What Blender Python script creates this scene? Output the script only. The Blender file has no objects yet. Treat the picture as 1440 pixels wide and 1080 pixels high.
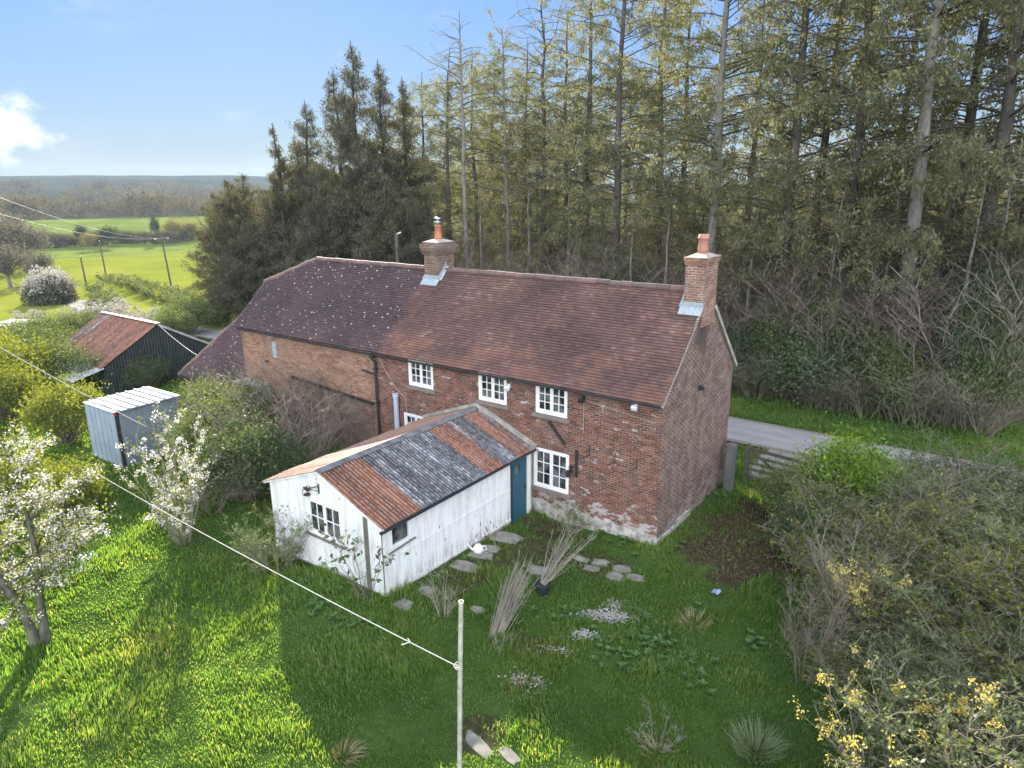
import bpy, math, random
import numpy as np
from mathutils import Matrix, Vector
random.seed(7); RS = np.random.RandomState(11)
sc = bpy.context.scene; COL = sc.collection
R = math.radians

# ------------------------------------------------------------------ camera (world frame: house front runs along X, A corner at 0,0)
F_PX, PITCH, YAW, ROLL = 970.2753, .2784, .6299, -.0074
CAM = np.array([7.7723, -18.2166, 10.7999])
cd = bpy.data.cameras.new('camera'); cam = bpy.data.objects.new('camera', cd); COL.objects.link(cam)
cd.sensor_width = 36; cd.lens = F_PX / 1440 * 36; cd.clip_start = .5; cd.clip_end = 12000
cam.matrix_world = Matrix.Translation(CAM) @ Matrix.Rotation(YAW, 4, 'Z') @ Matrix.Rotation(math.pi/2 - PITCH, 4, 'X') @ Matrix.Rotation(ROLL, 4, 'Z')
sc.camera = cam
MW = np.array(cam.matrix_world)[:3, :3]

def ray(px, py):
    return MW @ np.array([(px-720)/F_PX, (540-py)/F_PX, -1.0])
# ------------------------------------------------------------------ noise
def h2(ix, iy, s=0):
    n = (ix.astype(np.int64)*374761393 + iy.astype(np.int64)*668265263 + s*1274126177) & 0x7fffffff
    n = ((n ^ (n >> 13)) * 1274126177) & 0x7fffffff
    return ((n ^ (n >> 16)) & 0xffff) / 65535.0
def vn(x, y, s=0):
    x = np.asarray(x, float); y = np.asarray(y, float)
    ix = np.floor(x).astype(int); iy = np.floor(y).astype(int); fx = x-ix; fy = y-iy
    fx = fx*fx*(3-2*fx); fy = fy*fy*(3-2*fy)
    a = h2(ix, iy, s); b = h2(ix+1, iy, s); c = h2(ix, iy+1, s); d = h2(ix+1, iy+1, s)
    return a+(b-a)*fx+(c-a)*fy+(a-b-c+d)*fx*fy
def fbm(x, y, s=0, o=3):
    t = 0; a = .5; n = 0
    for i in range(o):
        t = t+a*vn(x*2**i, y*2**i, s+i); n += a; a *= .5
    return t/n
def sst(a, b, x):
    t = np.clip((x-a)/(b-a), 0, 1); return t*t*(3-2*t)
# ------------------------------------------------------------------ terrain
LANE = np.array([(60, 12.2), (30, 12.0), (0, 11.95), (-30, 11.95), (-48, 12.6), (-62, 14.6), (-80, 18.5), (-105, 26.5), (-140, 41), (-190, 60)], float)
TP = np.array([-400, 42, 60, 80, 110, 160, 220, 265, 300, 380, 450, 560, 720, 900, 1150, 1450, 1700, 9000], float)
TZ = np.array([0, 0, -.6, -2.0, -4.9, -6.3, -7.6, -10.6, -11.6, -7.6, -3.9, -8.6, -10, -3, 13, 27, 32, 20], float)
def prof(T):
    z = 0
    for d, w in ((-.09, .2), (-.045, .2), (0, .2), (.045, .2), (.09, .2)):
        z = z+w*np.interp(T*(1+d), TP, TZ)
    return z
def laneC(x):
    return np.interp(x, LANE[::-1, 0], LANE[::-1, 1])
def hz(x, y):
    x = np.asarray(x, float); y = np.asarray(y, float)
    T = -.906*x+.423*y+14.7
    z = prof(T)
    z = z+sst(700, 1300, T)*(fbm(x/260+5, y/260, 5)-.5)*30
    far = np.hypot(x, y)
    z = z+sst(90, 300, far)*(1-sst(110, 400, T))*0
    g = (1-sst(60, 120, far))
    am = sst(1.6, 3.0, np.abs(y-laneC(x)))
    z = z+g*am*((fbm(x*.55, y*.55, 1)-.5)*.16+(vn(x*1.7, y*1.7, 9)-.5)*.05)
    z = z-.22*np.exp(-((x+3.2)**2+(y+.6)**2)/2.4)+.2*np.exp(-((x+5.6)**2+(y+7.4)**2)/5.)
    z = z+sst(17, 21, y)*(1-sst(60, 110, T))*.5
    return z
def ground(px, py):
    d = ray(px, py); z = 0.
    for i in range(40):
        t = (z-CAM[2])/d[2]; p = CAM+d*t; z = .5*z+.5*float(hz(p[0], p[1]))
    return p
def atY(px, Y):
    d = ray(px, 300); t = (Y-CAM[1])/d[1]; x = CAM[0]+d[0]*t
    return np.array([x, Y, float(hz(x, Y))])
def atD(px, py, dist):
    d = ray(px, py); return CAM+d*dist/math.hypot(d[0], d[1])
# ------------------------------------------------------------------ mesh builder
class MB:
    def __init__(s): s.v = []; s.f = []; s.t = []; s.n = 0
    def add(s, v, f, t=None):
        v = np.asarray(v, np.float32).reshape(-1, 3); f = np.asarray(f, np.int64)
        s.v.append(v); s.f.append(f+s.n); s.n += len(v)
        s.t.append(np.full(len(f), .5, np.float32) if t is None else np.broadcast_to(np.asarray(t, np.float32), (len(f),)))
        return s
    def quad(s, a, b, c, d, t=None): return s.add([a, b, c, d], [[0, 1, 2, 3]], t)
    def poly(s, pts, t=None): return s.add(pts, [list(range(len(pts)))], t)
    def box(s, x0, x1, y0, y1, z0, z1, t=None):
        v = [(x, y, z) for z in (z0, z1) for y in (y0, y1) for x in (x0, x1)]
        return s.add(v, [[0, 2, 3, 1], [4, 5, 7, 6], [0, 1, 5, 4], [2, 6, 7, 3], [0, 4, 6, 2], [1, 3, 7, 5]], t)
    def obox(s, c, ax, ay, az, t=None):
        c, ax, ay, az = [np.array(q, float) for q in (c, ax, ay, az)]
        v = [c+i*ax+j*ay+k*az for k in (-1, 1) for j in (-1, 1) for i in (-1, 1)]
        return s.add(v, [[0, 2, 3, 1], [4, 5, 7, 6], [0, 1, 5, 4], [2, 6, 7, 3], [0, 4, 6, 2], [1, 3, 7, 5]], t)
    def bar(s, a, b, w, h, up=(0, 0, 1), t=None):
        a = np.array(a, float); b = np.array(b, float); d = b-a; L = np.linalg.norm(d); d /= L
        u = np.array(up, float); u -= d*(u@d)
        if np.linalg.norm(u) < 1e-4: u = np.array([1., 0, 0])-d*d[0]
        u /= np.linalg.norm(u); r = np.cross(d, u)
        return s.obox((a+b)/2, d*L/2, r*w/2, u*h/2, t)
    def tubes(s, P, Rr, n=4, t=None, cap=False):
        P = np.asarray(P, float); Rr = np.asarray(Rr, float)
        if P.ndim == 2: P = P[None]
        N, K, _ = P.shape; Rr = np.broadcast_to(Rr, (N, K))
        T = np.gradient(P, axis=1); T /= np.linalg.norm(T, axis=2, keepdims=True)+1e-9
        ref = np.where(np.abs(T[:, :, 2:3]) < .85, np.array([0, 0, 1.]), np.array([1., 0, 0]))
        U = np.cross(T, ref); U /= np.linalg.norm(U, axis=2, keepdims=True)+1e-9; W = np.cross(T, U)
        a = np.arange(n)*2*math.pi/n
        V = P[:, :, None]+Rr[:, :, None, None]*(U[:, :, None]*np.cos(a)[:, None]+W[:, :, None]*np.sin(a)[:, None])
        i = np.arange(N)[:, None, None]*K*n; k = np.arange(K-1)[None, :, None]*n; j = np.arange(n)[None, None]
        j2 = (j+1) % n
        f = np.stack([i+k+j, i+k+j2, i+k+n+j2, i+k+n+j], -1).reshape(-1, 4)
        tt = None if t is None else np.repeat(np.broadcast_to(np.asarray(t, float), (N,)), (K-1)*n)
        s.add(V, f, tt)
        if cap:
            for q in range(N):
                b = s.n-N*K*n+q*K*n
                s.f.append(np.array([[b+(K-1)*n+m for m in range(n)]])); s.t.append(np.array([.5], np.float32))
                s.f.append(np.array([[b+m for m in range(n)][::-1]])); s.t.append(np.array([.5], np.float32))
        return s
    def lathe(s, prof, c, n=20, t=None):
        pr = np.array(prof, float); K = len(pr); a = np.arange(n)*2*math.pi/n
        V = np.stack([np.outer(pr[:, 0], np.cos(a))+c[0], np.outer(pr[:, 0], np.sin(a))+c[1], np.repeat(pr[:, 1:2], n, 1)+c[2]], -1)
        k = np.arange(K-1)[:, None]*n; j = np.arange(n)[None]; j2 = (j+1) % n
        return s.add(V, np.stack([k+j, k+j2, k+n+j2, k+n+j], -1).reshape(-1, 4), t)
    def leaves(s, C, size, t=None, asp=.5, up=None, rs=RS, fold=0):
        C = np.asarray(C, float); N = len(C); size = np.broadcast_to(np.asarray(size, float), (N,))
        d = rs.normal(size=(N, 3))
        if up is not None: d = d*(1-up[1])+np.asarray(up[0], float)*up[1]*1.6
        d /= np.linalg.norm(d, axis=1, keepdims=True)
        r = rs.normal(size=(N, 3)); r -= d*(r*d).sum(1, keepdims=True); r /= np.linalg.norm(r, axis=1, keepdims=True)
        L = size[:, None]; W = L*asp
        V = np.stack([C-d*L*.5, C+r*W*.5, C+d*L*.5, C-r*W*.5], 1)
        return s.add(V, np.arange(N*4).reshape(N, 4), rs.rand(N) if t is None else t)
    def mesh(s, name, off=(0, 0, 0), smooth=False):
        me = bpy.data.meshes.new(name)
        V = np.concatenate(s.v)-np.asarray(off, np.float32)
        cnt = np.concatenate([np.full(len(f), f.shape[1]) for f in s.f]); idx = np.concatenate([f.reshape(-1) for f in s.f])
        tt = np.concatenate(s.t)
        me.vertices.add(len(V)); me.vertices.foreach_set('co', V.astype(np.float32).ravel())
        me.loops.add(len(idx)); me.loops.foreach_set('vertex_index', idx.astype(np.int32))
        me.polygons.add(len(cnt)); st = np.concatenate([[0], np.cumsum(cnt)[:-1]])
        me.polygons.foreach_set('loop_start', st.astype(np.int32))
        if not smooth: sh = me.attributes.new('sharp_face', 'BOOLEAN', 'FACE'); sh.data.foreach_set('value', np.ones(len(cnt), bool))
        a = me.attributes.new('tint', 'FLOAT', 'FACE'); a.data.foreach_set('value', tt.astype(np.float32))
        me.update(calc_edges=True)
        return me
def link(name, me, mat=None, parent=None):
    o = bpy.data.objects.new(name, me); COL.objects.link(o)
    if mat is not None: me.materials.append(mat)
    if parent is not None: o.parent = parent
    return o
def tag(o, label, cat, group=None, kind=None):
    o['label'] = label; o['category'] = cat
    if group: o['group'] = group
    if kind: o['kind'] = kind
    return o
class Thing:
    def __init__(s, name, label, cat, loc, group=None):
        s.loc = np.array(loc, float); s.o = bpy.data.objects.new(name, None); COL.objects.link(s.o)
        s.o.location = s.loc; s.o.empty_display_size = .3; tag(s.o, label, cat, group)
    def part(s, name, mb, mat, parent=None, smooth=False, label=None):
        o = link(name, mb.mesh(name, s.loc, smooth), mat, parent or s.o)
        if label: o['label'] = label
        return o
def dup(root, loc, rz=0, sc_=1, label=None, group=None):
    r = root.copy(); COL.objects.link(r); r.location = loc; r.rotation_euler = (0, 0, rz)
    r.scale = (sc_, sc_, sc_) if np.isscalar(sc_) else sc_
    if label: r['label'] = label
    if group: r['group'] = group
    for ch in list(root.children):
        c = ch.copy(); COL.objects.link(c); c.parent = r
        for g in ch.children:
            d = g.copy(); COL.objects.link(d); d.parent = c
    return r
def single(name, mb, mat, label, cat, group=None, loc=None, smooth=False):
    loc = (0, 0, 0) if loc is None else loc
    o = link(name, mb.mesh(name, loc, smooth), mat); o.location = loc
    return tag(o, label, cat, group)
def struct(name, mb, mat, smooth=False):
    o = link(name, mb.mesh(name, (0, 0, 0), smooth), mat); o['kind'] = 'structure'; return o
# ------------------------------------------------------------------ node helpers
def N(t, typ, inp=None, **pr):
    n = t.nodes.new(typ)
    for k, v in pr.items(): setattr(n, k, v)
    for k, v in (inp or {}).items():
        if isinstance(v, bpy.types.NodeSocket): t.links.new(v, n.inputs[k])
        else: n.inputs[k].default_value = v
    return n
def M(t, op, a, b=0., c=0.): return N(t, 'ShaderNodeMath', {0: a, 1: b, 2: c}, operation=op).outputs[0]
def C4(c): return (c[0], c[1], c[2], 1)
def MX(t, f, a, b, bl='MIX'):
    f_ = lambda c: c if isinstance(c, bpy.types.NodeSocket) else C4(c)
    return N(t, 'ShaderNodeMix', {0: f, 6: f_(a), 7: f_(b)}, data_type='RGBA', blend_type=bl).outputs[2]
def RP(t, f, stops, inter='LINEAR'):
    n = N(t, 'ShaderNodeValToRGB', {0: f}); cr = n.color_ramp; cr.interpolation = inter
    while len(cr.elements) < len(stops): cr.elements.new(.5)
    for e, (p, c) in zip(cr.elements, stops):
        e.position = p; e.color = C4(c) if not np.isscalar(c) else (c, c, c, 1)
    return n.outputs[0]
def NZ(t, vec, s, d=3., r=.55): return N(t, 'ShaderNodeTexNoise', {'Vector': vec, 'Scale': s, 'Detail': d, 'Roughness': r}).outputs[0]
def MP(t, vec, sx, sy, sz): return N(t, 'ShaderNodeVectorMath', {0: vec, 1: (sx, sy, sz)}, operation='MULTIPLY').outputs[0]
def SS(t, v, a, b): return N(t, 'ShaderNodeMapRange', {0: v, 1: a, 2: b, 3: 0., 4: 1.}, interpolation_type='SMOOTHSTEP').outputs[0]
def new(name):
    m = bpy.data.materials.new(name); m.use_nodes = True; t = m.node_tree; t.nodes.clear()
    out = N(t, 'ShaderNodeOutputMaterial'); g = N(t, 'ShaderNodeNewGeometry')
    return m, t, out, g
def fin(t, out, col, rough=.8, bump=None, bs=.3, bd=.02, spec=.3, metal=0., extra=None):
    i = {'Base Color': col if isinstance(col, bpy.types.NodeSocket) else C4(col), 'Roughness': rough, 'Specular IOR Level': spec, 'Metallic': metal}
    if bump is not None: i['Normal'] = N(t, 'ShaderNodeBump', {'Height': bump, 'Strength': bs, 'Distance': bd}).outputs[0]
    p = N(t, 'ShaderNodeBsdfPrincipled', i); t.links.new(p.outputs[0], out.inputs[0]); return p
def tint(t): return N(t, 'ShaderNodeAttribute', attribute_name='tint').outputs['Fac']
def simple(name, c1, c2=None, rough=.7, scale=3., spec=.3, metal=0., bs=.2, stretch=(1, 1, 1)):
    m, t, o, g = new(name); v = MP(t, g.outputs['Position'], *stretch)
    n = NZ(t, v, scale, 5., .6)
    col = MX(t, SS(t, n, .3, .7), c1, c2 or [q*.7 for q in c1])
    fin(t, o, col, rough, n, bs, .01, spec, metal); return m
def leafmat(name, stops, trans=.45, tcol=1.5, gloss=.02, tn=(1.25, 1.15, .5)):
    m, t, o, g = new(name)
    oi = N(t, 'ShaderNodeObjectInfo').outputs['Random']
    f = M(t, 'ADD', M(t, 'MULTIPLY', tint(t), .8), M(t, 'MULTIPLY', oi, .2))
    col = RP(t, f, stops)
    tc = MX(t, 1., col, [tcol*q for q in tn], 'MULTIPLY')
    d = N(t, 'ShaderNodeBsdfDiffuse', {'Color': col}).outputs[0]; tr = N(t, 'ShaderNodeBsdfTranslucent', {'Color': tc}).outputs[0]
    a = N(t, 'ShaderNodeMixShader', {0: trans, 1: d, 2: tr}).outputs[0]
    gl = N(t, 'ShaderNodeBsdfGlossy', {'Color': (1, 1, 1, 1), 'Roughness': .45}).outputs[0]
    t.links.new(N(t, 'ShaderNodeMixShader', {0: gloss, 1: a, 2: gl}).outputs[0], o.inputs[0]); return m
def barkmat(name, c1, c2, scale=6., limb=None):
    m, t, o, g = new(name); v = MP(t, g.outputs['Position'], 1, 1, .3)
    n = NZ(t, v, scale, 4., .65)
    col = MX(t, M(t, 'ADD', M(t, 'MULTIPLY', SS(t, n, .35, .65), .7), M(t, 'MULTIPLY', tint(t), .3)), c1, c2)
    if limb: col = MX(t, M(t, 'LESS_THAN', tint(t), .2), col, limb)
    fin(t, o, col, .9, n, .5, .03, .2); return m
# ------------------------------------------------------------------ materials: building
def brickmat(name, cols, mortar, mm=1., blotch=(.3, .27, .25), bl=.35, white=0., soot=False, wscale=1., msize=.010):
    m, t, o, g = new(name); P = g.outputs['Position']
    sp = N(t, 'ShaderNodeSeparateXYZ', {0: P}); nn = N(t, 'ShaderNodeSeparateXYZ', {0: g.outputs['True Normal']})
    ax = M(t, 'GREATER_THAN', M(t, 'ABSOLUTE', nn.outputs[0]), .7)
    u = M(t, 'ADD', M(t, 'MULTIPLY', sp.outputs[1], ax), M(t, 'MULTIPLY', sp.outputs[0], M(t, 'SUBTRACT', 1., ax)))
    wob = M(t, 'MULTIPLY', M(t, 'SUBTRACT', NZ(t, P, .7, 2.), .5), .05)
    vec = N(t, 'ShaderNodeCombineXYZ', {0: u, 1: M(t, 'ADD', sp.outputs[2], wob), 2: 0.}).outputs[0]
    b = N(t, 'ShaderNodeTexBrick', {'Vector': vec, 'Color1': (0, 0, 0, 1), 'Color2': (1, 1, 1, 1), 'Mortar': (.5, .5, .5, 1), 'Scale': 1., 'Mortar Size': msize*mm, 'Mortar Smooth': .2, 'Bias': 0., 'Brick Width': .235, 'Row Height': .078})
    n1 = NZ(t, P, .9, 5., .65); n2 = NZ(t, P, 9., 3., .6)
    k = M(t, 'ADD', M(t, 'MULTIPLY', b.outputs[0], .75), M(t, 'MULTIPLY', M(t, 'SUBTRACT', n2, .5), .9))
    col = RP(t, M(t, 'ADD', k, .12), cols)
    col = MX(t, M(t, 'MULTIPLY', SS(t, n1, .48, .68), bl), col, blotch)
    mo = MX(t, SS(t, NZ(t, P, 2.2, 3.), .38, .62), mortar, [q*.55 for q in mortar])
    col = MX(t, b.outputs[1], col, mo)
    if white:
        low = M(t, 'SUBTRACT', 1., SS(t, sp.outputs[2], .2, 1.3))
        w = M(t, 'MULTIPLY', SS(t, M(t, 'ADD', NZ(t, MP(t, P, 1, 1, 2.2), 1.7, 6., .7), M(t, 'MULTIPLY', low, .14)), .57, .66), white)
        col = MX(t, w, col, (.5, .48, .46))
    if soot:
        dy = M(t, 'ABSOLUTE', M(t, 'SUBTRACT', sp.outputs[1], 2.75))
        w = M(t, 'MULTIPLY', M(t, 'SUBTRACT', 1., SS(t, dy, .1, .75)), SS(t, M(t, 'ADD', sp.outputs[2], M(t, 'MULTIPLY', n1, 1.2)), 5.9, 6.9))
        col = MX(t, M(t, 'MULTIPLY', w, .75), col, (.035, .03, .028))
    hb = M(t, 'ADD', M(t, 'MULTIPLY', M(t, 'SUBTRACT', 1., b.outputs[1]), 1.), M(t, 'MULTIPLY', n2, .6))
    fin(t, o, col, .88, hb, .55, .012, .25); return m
m_brick = brickmat('red_brick', [(0, (.055, .033, .029)), (.3, (.115, .045, .032)), (.55, (.165, .06, .04)), (.8, (.215, .085, .055)), (1, (.26, .14, .10))], (.27, .22, .185), 1., (.15, .115, .10), .42, .7)
m_brick_old = brickmat('orange_brick', [(0, (.13, .062, .042)), (.35, (.24, .105, .065)), (.65, (.31, .145, .09)), (1, (.37, .22, .15))], (.33, .28, .22), 1., (.25, .18, .14), .4, .35)
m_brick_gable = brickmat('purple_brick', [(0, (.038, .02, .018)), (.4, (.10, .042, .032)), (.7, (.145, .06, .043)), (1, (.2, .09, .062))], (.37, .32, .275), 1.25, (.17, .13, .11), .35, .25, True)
m_brick_stack = brickmat('stack_brick', [(0, (.11, .055, .045)), (.4, (.24, .10, .065)), (.7, (.30, .13, .085)), (1, (.36, .2, .13))], (.40, .36, .31), 1.3, (.19, .16, .14), .5, 0.)
m_brick_weathered = brickmat('weathered_brick', [(0, (.06, .042, .034)), (.4, (.145, .07, .05)), (.7, (.20, .095, .064)), (1, (.25, .15, .11))], (.26, .235, .2), 1.3, (.16, .145, .115), .6, 0.)

def tilemat():
    m, t, o, g = new('clay_tile'); P = g.outputs['Position']; sp = N(t, 'ShaderNodeSeparateXYZ', {0: P})
    n = NZ(t, P, .55, 4., .6); k = M(t, 'ADD', M(t, 'MULTIPLY', tint(t), .55), M(t, 'MULTIPLY', SS(t, n, .3, .7), .5))
    newc = RP(t, k, [(0, (.062, .038, .035)), (.35, (.10, .057, .050)), (.65, (.135, .074, .062)), (.88, (.185, .105, .08)), (1, (.23, .15, .11))])
    oldc = RP(t, k, [(0, (.042, .029, .031)), (.4, (.068, .044, .045)), (.8, (.092, .058, .057)), (1, (.13, .09, .08))])
    old = M(t, 'SUBTRACT', 1., SS(t, M(t, 'ADD', sp.outputs[0], M(t, 'MULTIPLY', NZ(t, P, 1.1, 3.), .5)), -11.8, -11.45))
    col = MX(t, old, newc, oldc)
    low = M(t, 'MULTIPLY', SS(t, M(t, 'SUBTRACT', M(t, 'MULTIPLY', NZ(t, MP(t, P, .6, 1, 1), 1.2, 4.), 1.2), M(t, 'MULTIPLY', sp.outputs[2], .17)), -.32, -.16), M(t, 'SUBTRACT', 1., old))
    col = MX(t, M(t, 'MULTIPLY', low, .35), col, (.25, .12, .075))
    dk = SS(t, NZ(t, MP(t, P, 1, .35, .35), .8, 4., .7), .55, .7); col = MX(t, M(t, 'MULTIPLY', dk, .5), col, (.075, .058, .06))
    v = N(t, 'ShaderNodeTexVoronoi', {'Vector': P, 'Scale': 6.2, 'Randomness': 1.}); rn = N(t, 'ShaderNodeSeparateColor', {0: v.outputs['Color']})
    thr = M(t, 'MULTIPLY', M(t, 'POWER', rn.outputs[0], 1.8), .30)
    spot = M(t, 'MULTIPLY', M(t, 'LESS_THAN', v.outputs['Distance'], thr), SS(t, NZ(t, P, .8, 2.), .3, .45))
    col = MX(t, M(t, 'MULTIPLY', spot, M(t, 'MULTIPLY', old, .9)), col, (.5, .49, .45))
    n2 = NZ(t, P, 22., 3.)
    fin(t, o, col, .72, n2, .25, .006, .35); return m
m_tile = tilemat()
m_ridge = simple('ridge_tile', (.2, .12, .10), (.095, .075, .075), .75, 1.6)
m_lead = simple('lead', (.24, .28, .31), (.36, .41, .44), .45, 9., .5)
m_white = simple('white_paint', (.80, .80, .78), (.70, .70, .68), .5, 6., .4)
m_black = simple('black_plastic', (.022, .024, .027), (.034, .037, .041), .38, 8., .5)
m_iron = simple('black_iron', (.02, .02, .02), (.04, .033, .03), .6, 8.)
m_terra = simple('terracotta', (.42, .16, .09), (.32, .12, .075), .7, 7.)
m_terra2 = simple('pale_terracotta', (.40, .20, .145), (.33, .16, .12), .7, 7.)
m_steel = simple('steel', (.55, .55, .57), (.45, .45, .46), .25, 5., .5, .9)
m_stone = simple('pale_stone', (.40, .38, .34), (.24, .23, .2), .9, 3., .2, 0, .5)
m_mort = simple('mortar', (.42, .38, .33), (.3, .27, .24), .9, 8.)
m_sill = simple('brick_sill', (.16, .135, .12), (.22, .18, .155), .9, 6.)
m_grey = simple('grey_pipe', (.42, .46, .54), (.38, .42, .5), .45, 3., .4)
m_plaster = simple('grey_render', (.15, .125, .1), (.24, .19, .15), .9, 2.)
m_wood = simple('weathered_wood', (.115, .10, .085), (.19, .17, .145), .85, 6., .2, 0, .4, (1, 1, .3))
m_wooddark = simple('dark_timber', (.065, .054, .046), (.12, .10, .085), .85, 6., .2, 0, .4)
m_rope = simple('pale_rope', (.62, .60, .55), (.5, .48, .43), .8, 20.)
m_wire = simple('wire', (.4, .4, .4), (.3, .3, .3), .5, 5.)
m_ceram = simple('white_enamel', (.78, .79, .8), (.7, .71, .73), .3, 5., .5)
m_pot = simple('dark_plastic_pot', (.02, .028, .032), (.03, .04, .045), .5, 5.)
m_slab = simple('paving_stone', (.26, .245, .22), (.15, .15, .125), .9, 3.5, .2, 0, .5)
m_blue = simple('blue_door_paint', (.022, .085, .125), (.03, .105, .15), .45, 3., .4)
m_litter = simple('pale_blue_plastic', (.2, .26, .42), (.3, .36, .5), .5, 4.)

def glassmat():
    m, t, o, g = new('window_glass'); P = g.outputs['Position']
    n = NZ(t, P, 2.3, 2.); col = MX(t, SS(t, n, .4, .65), (.014, .017, .02), (.13, .13, .135))
    fin(t, o, col, .06, NZ(t, P, 3., 1.), .03, .02, .55); return m
m_glass = glassmat()
def boardmat():
    m, t, o, g = new('peeling_white_boards'); P = g.outputs['Position']; sp = N(t, 'ShaderNodeSeparateXYZ', {0: P})
    a = NZ(t, MP(t, P, 2.6, 2.6, .4), 2., 7., .74); b = NZ(t, MP(t, P, 16, 16, 1.6), 2., 5., .7)
    col = MX(t, M(t, 'MULTIPLY', SS(t, a, .42, .64), .62), (.76, .765, .775), (.5, .505, .5))
    col = MX(t, M(t, 'MULTIPLY', M(t, 'SUBTRACT', tint(t), .5), .18), col, (.6, .62, .64))
    grey = SS(t, M(t, 'ADD', b, M(t, 'MULTIPLY', NZ(t, P, .9, 3.), .35)), .78, .9)
    col = MX(t, M(t, 'MULTIPLY', grey, .7), col, (.25, .245, .23))
    low = M(t, 'SUBTRACT', 1., SS(t, sp.outputs[2], .15, 1.25)); fr = SS(t, sp.outputs[1], -4.2, -3.2); fr = M(t, 'MULTIPLY', fr, M(t, 'SUBTRACT', 1., SS(t, sp.outputs[1], -2.4, -1.7)))
    pk = SS(t, M(t, 'ADD', NZ(t, MP(t, P, 1, 1, .45), 9., 4., .6), M(t, 'MULTIPLY', M(t, 'MULTIPLY', low, fr), .14)), .70, .72)
    col = MX(t, pk, col, (.03, .03, .032))
    gm = M(t, 'MULTIPLY', M(t, 'SUBTRACT', 1., SS(t, sp.outputs[2], .2, .75)), SS(t, a, .4, .62)); col = MX(t, M(t, 'MULTIPLY', gm, .6), col, (.30, .30, .23))
    fin(t, o, col, .65, b, .06, .004, .3); return m
m_board = boardmat()
def rustmat(name, mode):
    m, t, o, g = new(name); P = g.outputs['Position']; sp = N(t, 'ShaderNodeSeparateXYZ', {0: P})
    n = NZ(t, MP(t, P, .3, 2.6, .3) if mode != 'barn' else MP(t, P, 1.8, .4, .4), 1.6, 5., .65); f = NZ(t, P, 7., 4., .65)
    rust = RP(t, M(t, 'ADD', M(t, 'MULTIPLY', n, .7), M(t, 'MULTIPLY', f, .3)), [(.25, (.035, .02, .016)), (.45, (.125, .048, .026)), (.58, (.24, .09, .043)), (.8, (.34, .165, .085))])
    zinc = RP(t, M(t, 'ADD', M(t, 'MULTIPLY', n, .6), M(t, 'MULTIPLY', f, .4)), [(.3, (.025, .027, .032)), (.46, (.05, .054, .062)), (.55, (.12, .13, .145)), (.68, (.46, .48, .51))])
    y = M(t, 'ADD', sp.outputs[1], M(t, 'MULTIPLY', M(t, 'SUBTRACT', NZ(t, MP(t, P, .3, 2., .3), 2., 3.), .5), .25))
    if mode == 'right':
        msk = RP(t, M(t, 'DIVIDE', M(t, 'ADD', y, 7.3), 7.5), [(0, 1.), (.215, .95), (.225, 0.), (.36, 0.02), (.52, .12), (.60, .25), (.63, .8), (.71, .6), (.74, .4), (.82, .3), (.86, .62), (.95, .45), (1, .4)])
    elif mode == 'left': msk = RP(t, n, [(0, .55), (1, 1.)])
    else: msk = RP(t, M(t, 'DIVIDE', M(t, 'ADD', sp.outputs[0], 38.), 7.), [(0, .5), (.15, .45), (.3, .95), (.55, 1.), (.8, .9), (1, .8)])
    per_, off_ = (.118, 7.13) if mode != 'barn' else (.16, 38.1)
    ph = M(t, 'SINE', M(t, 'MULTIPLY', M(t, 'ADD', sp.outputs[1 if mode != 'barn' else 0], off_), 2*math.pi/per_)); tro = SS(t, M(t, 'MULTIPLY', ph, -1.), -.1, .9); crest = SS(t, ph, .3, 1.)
    pat = SS(t, M(t, 'ADD', M(t, 'MULTIPLY', NZ(t, P, 2.4, 4., .6), .5), M(t, 'MULTIPLY', msk, .75)), .5, .68)
    col = MX(t, pat, zinc, rust)
    if mode == 'left': col = MX(t, .35, col, (.40, .25, .16))
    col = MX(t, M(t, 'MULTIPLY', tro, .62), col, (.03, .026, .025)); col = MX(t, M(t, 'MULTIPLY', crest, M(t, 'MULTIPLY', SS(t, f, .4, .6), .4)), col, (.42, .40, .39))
    p = fin(t, o, col, .6, f, .2, .004, .4); return m
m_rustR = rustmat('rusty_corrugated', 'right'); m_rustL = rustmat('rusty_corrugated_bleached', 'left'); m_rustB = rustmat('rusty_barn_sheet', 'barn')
m_tarblack = simple('black_corrugated', (.018, .024, .026), (.034, .042, .044), .55, 2.5, .3, 0, .2)
m_zincpale = simple('galvanised_sheet', (.34, .40, .46), (.27, .33, .39), .6, 2., .35, .15)
m_zincroof = simple('pale_zinc_roof', (.44, .45, .47), (.26, .27, .285), .65, 2.2, .3, .1)

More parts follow.
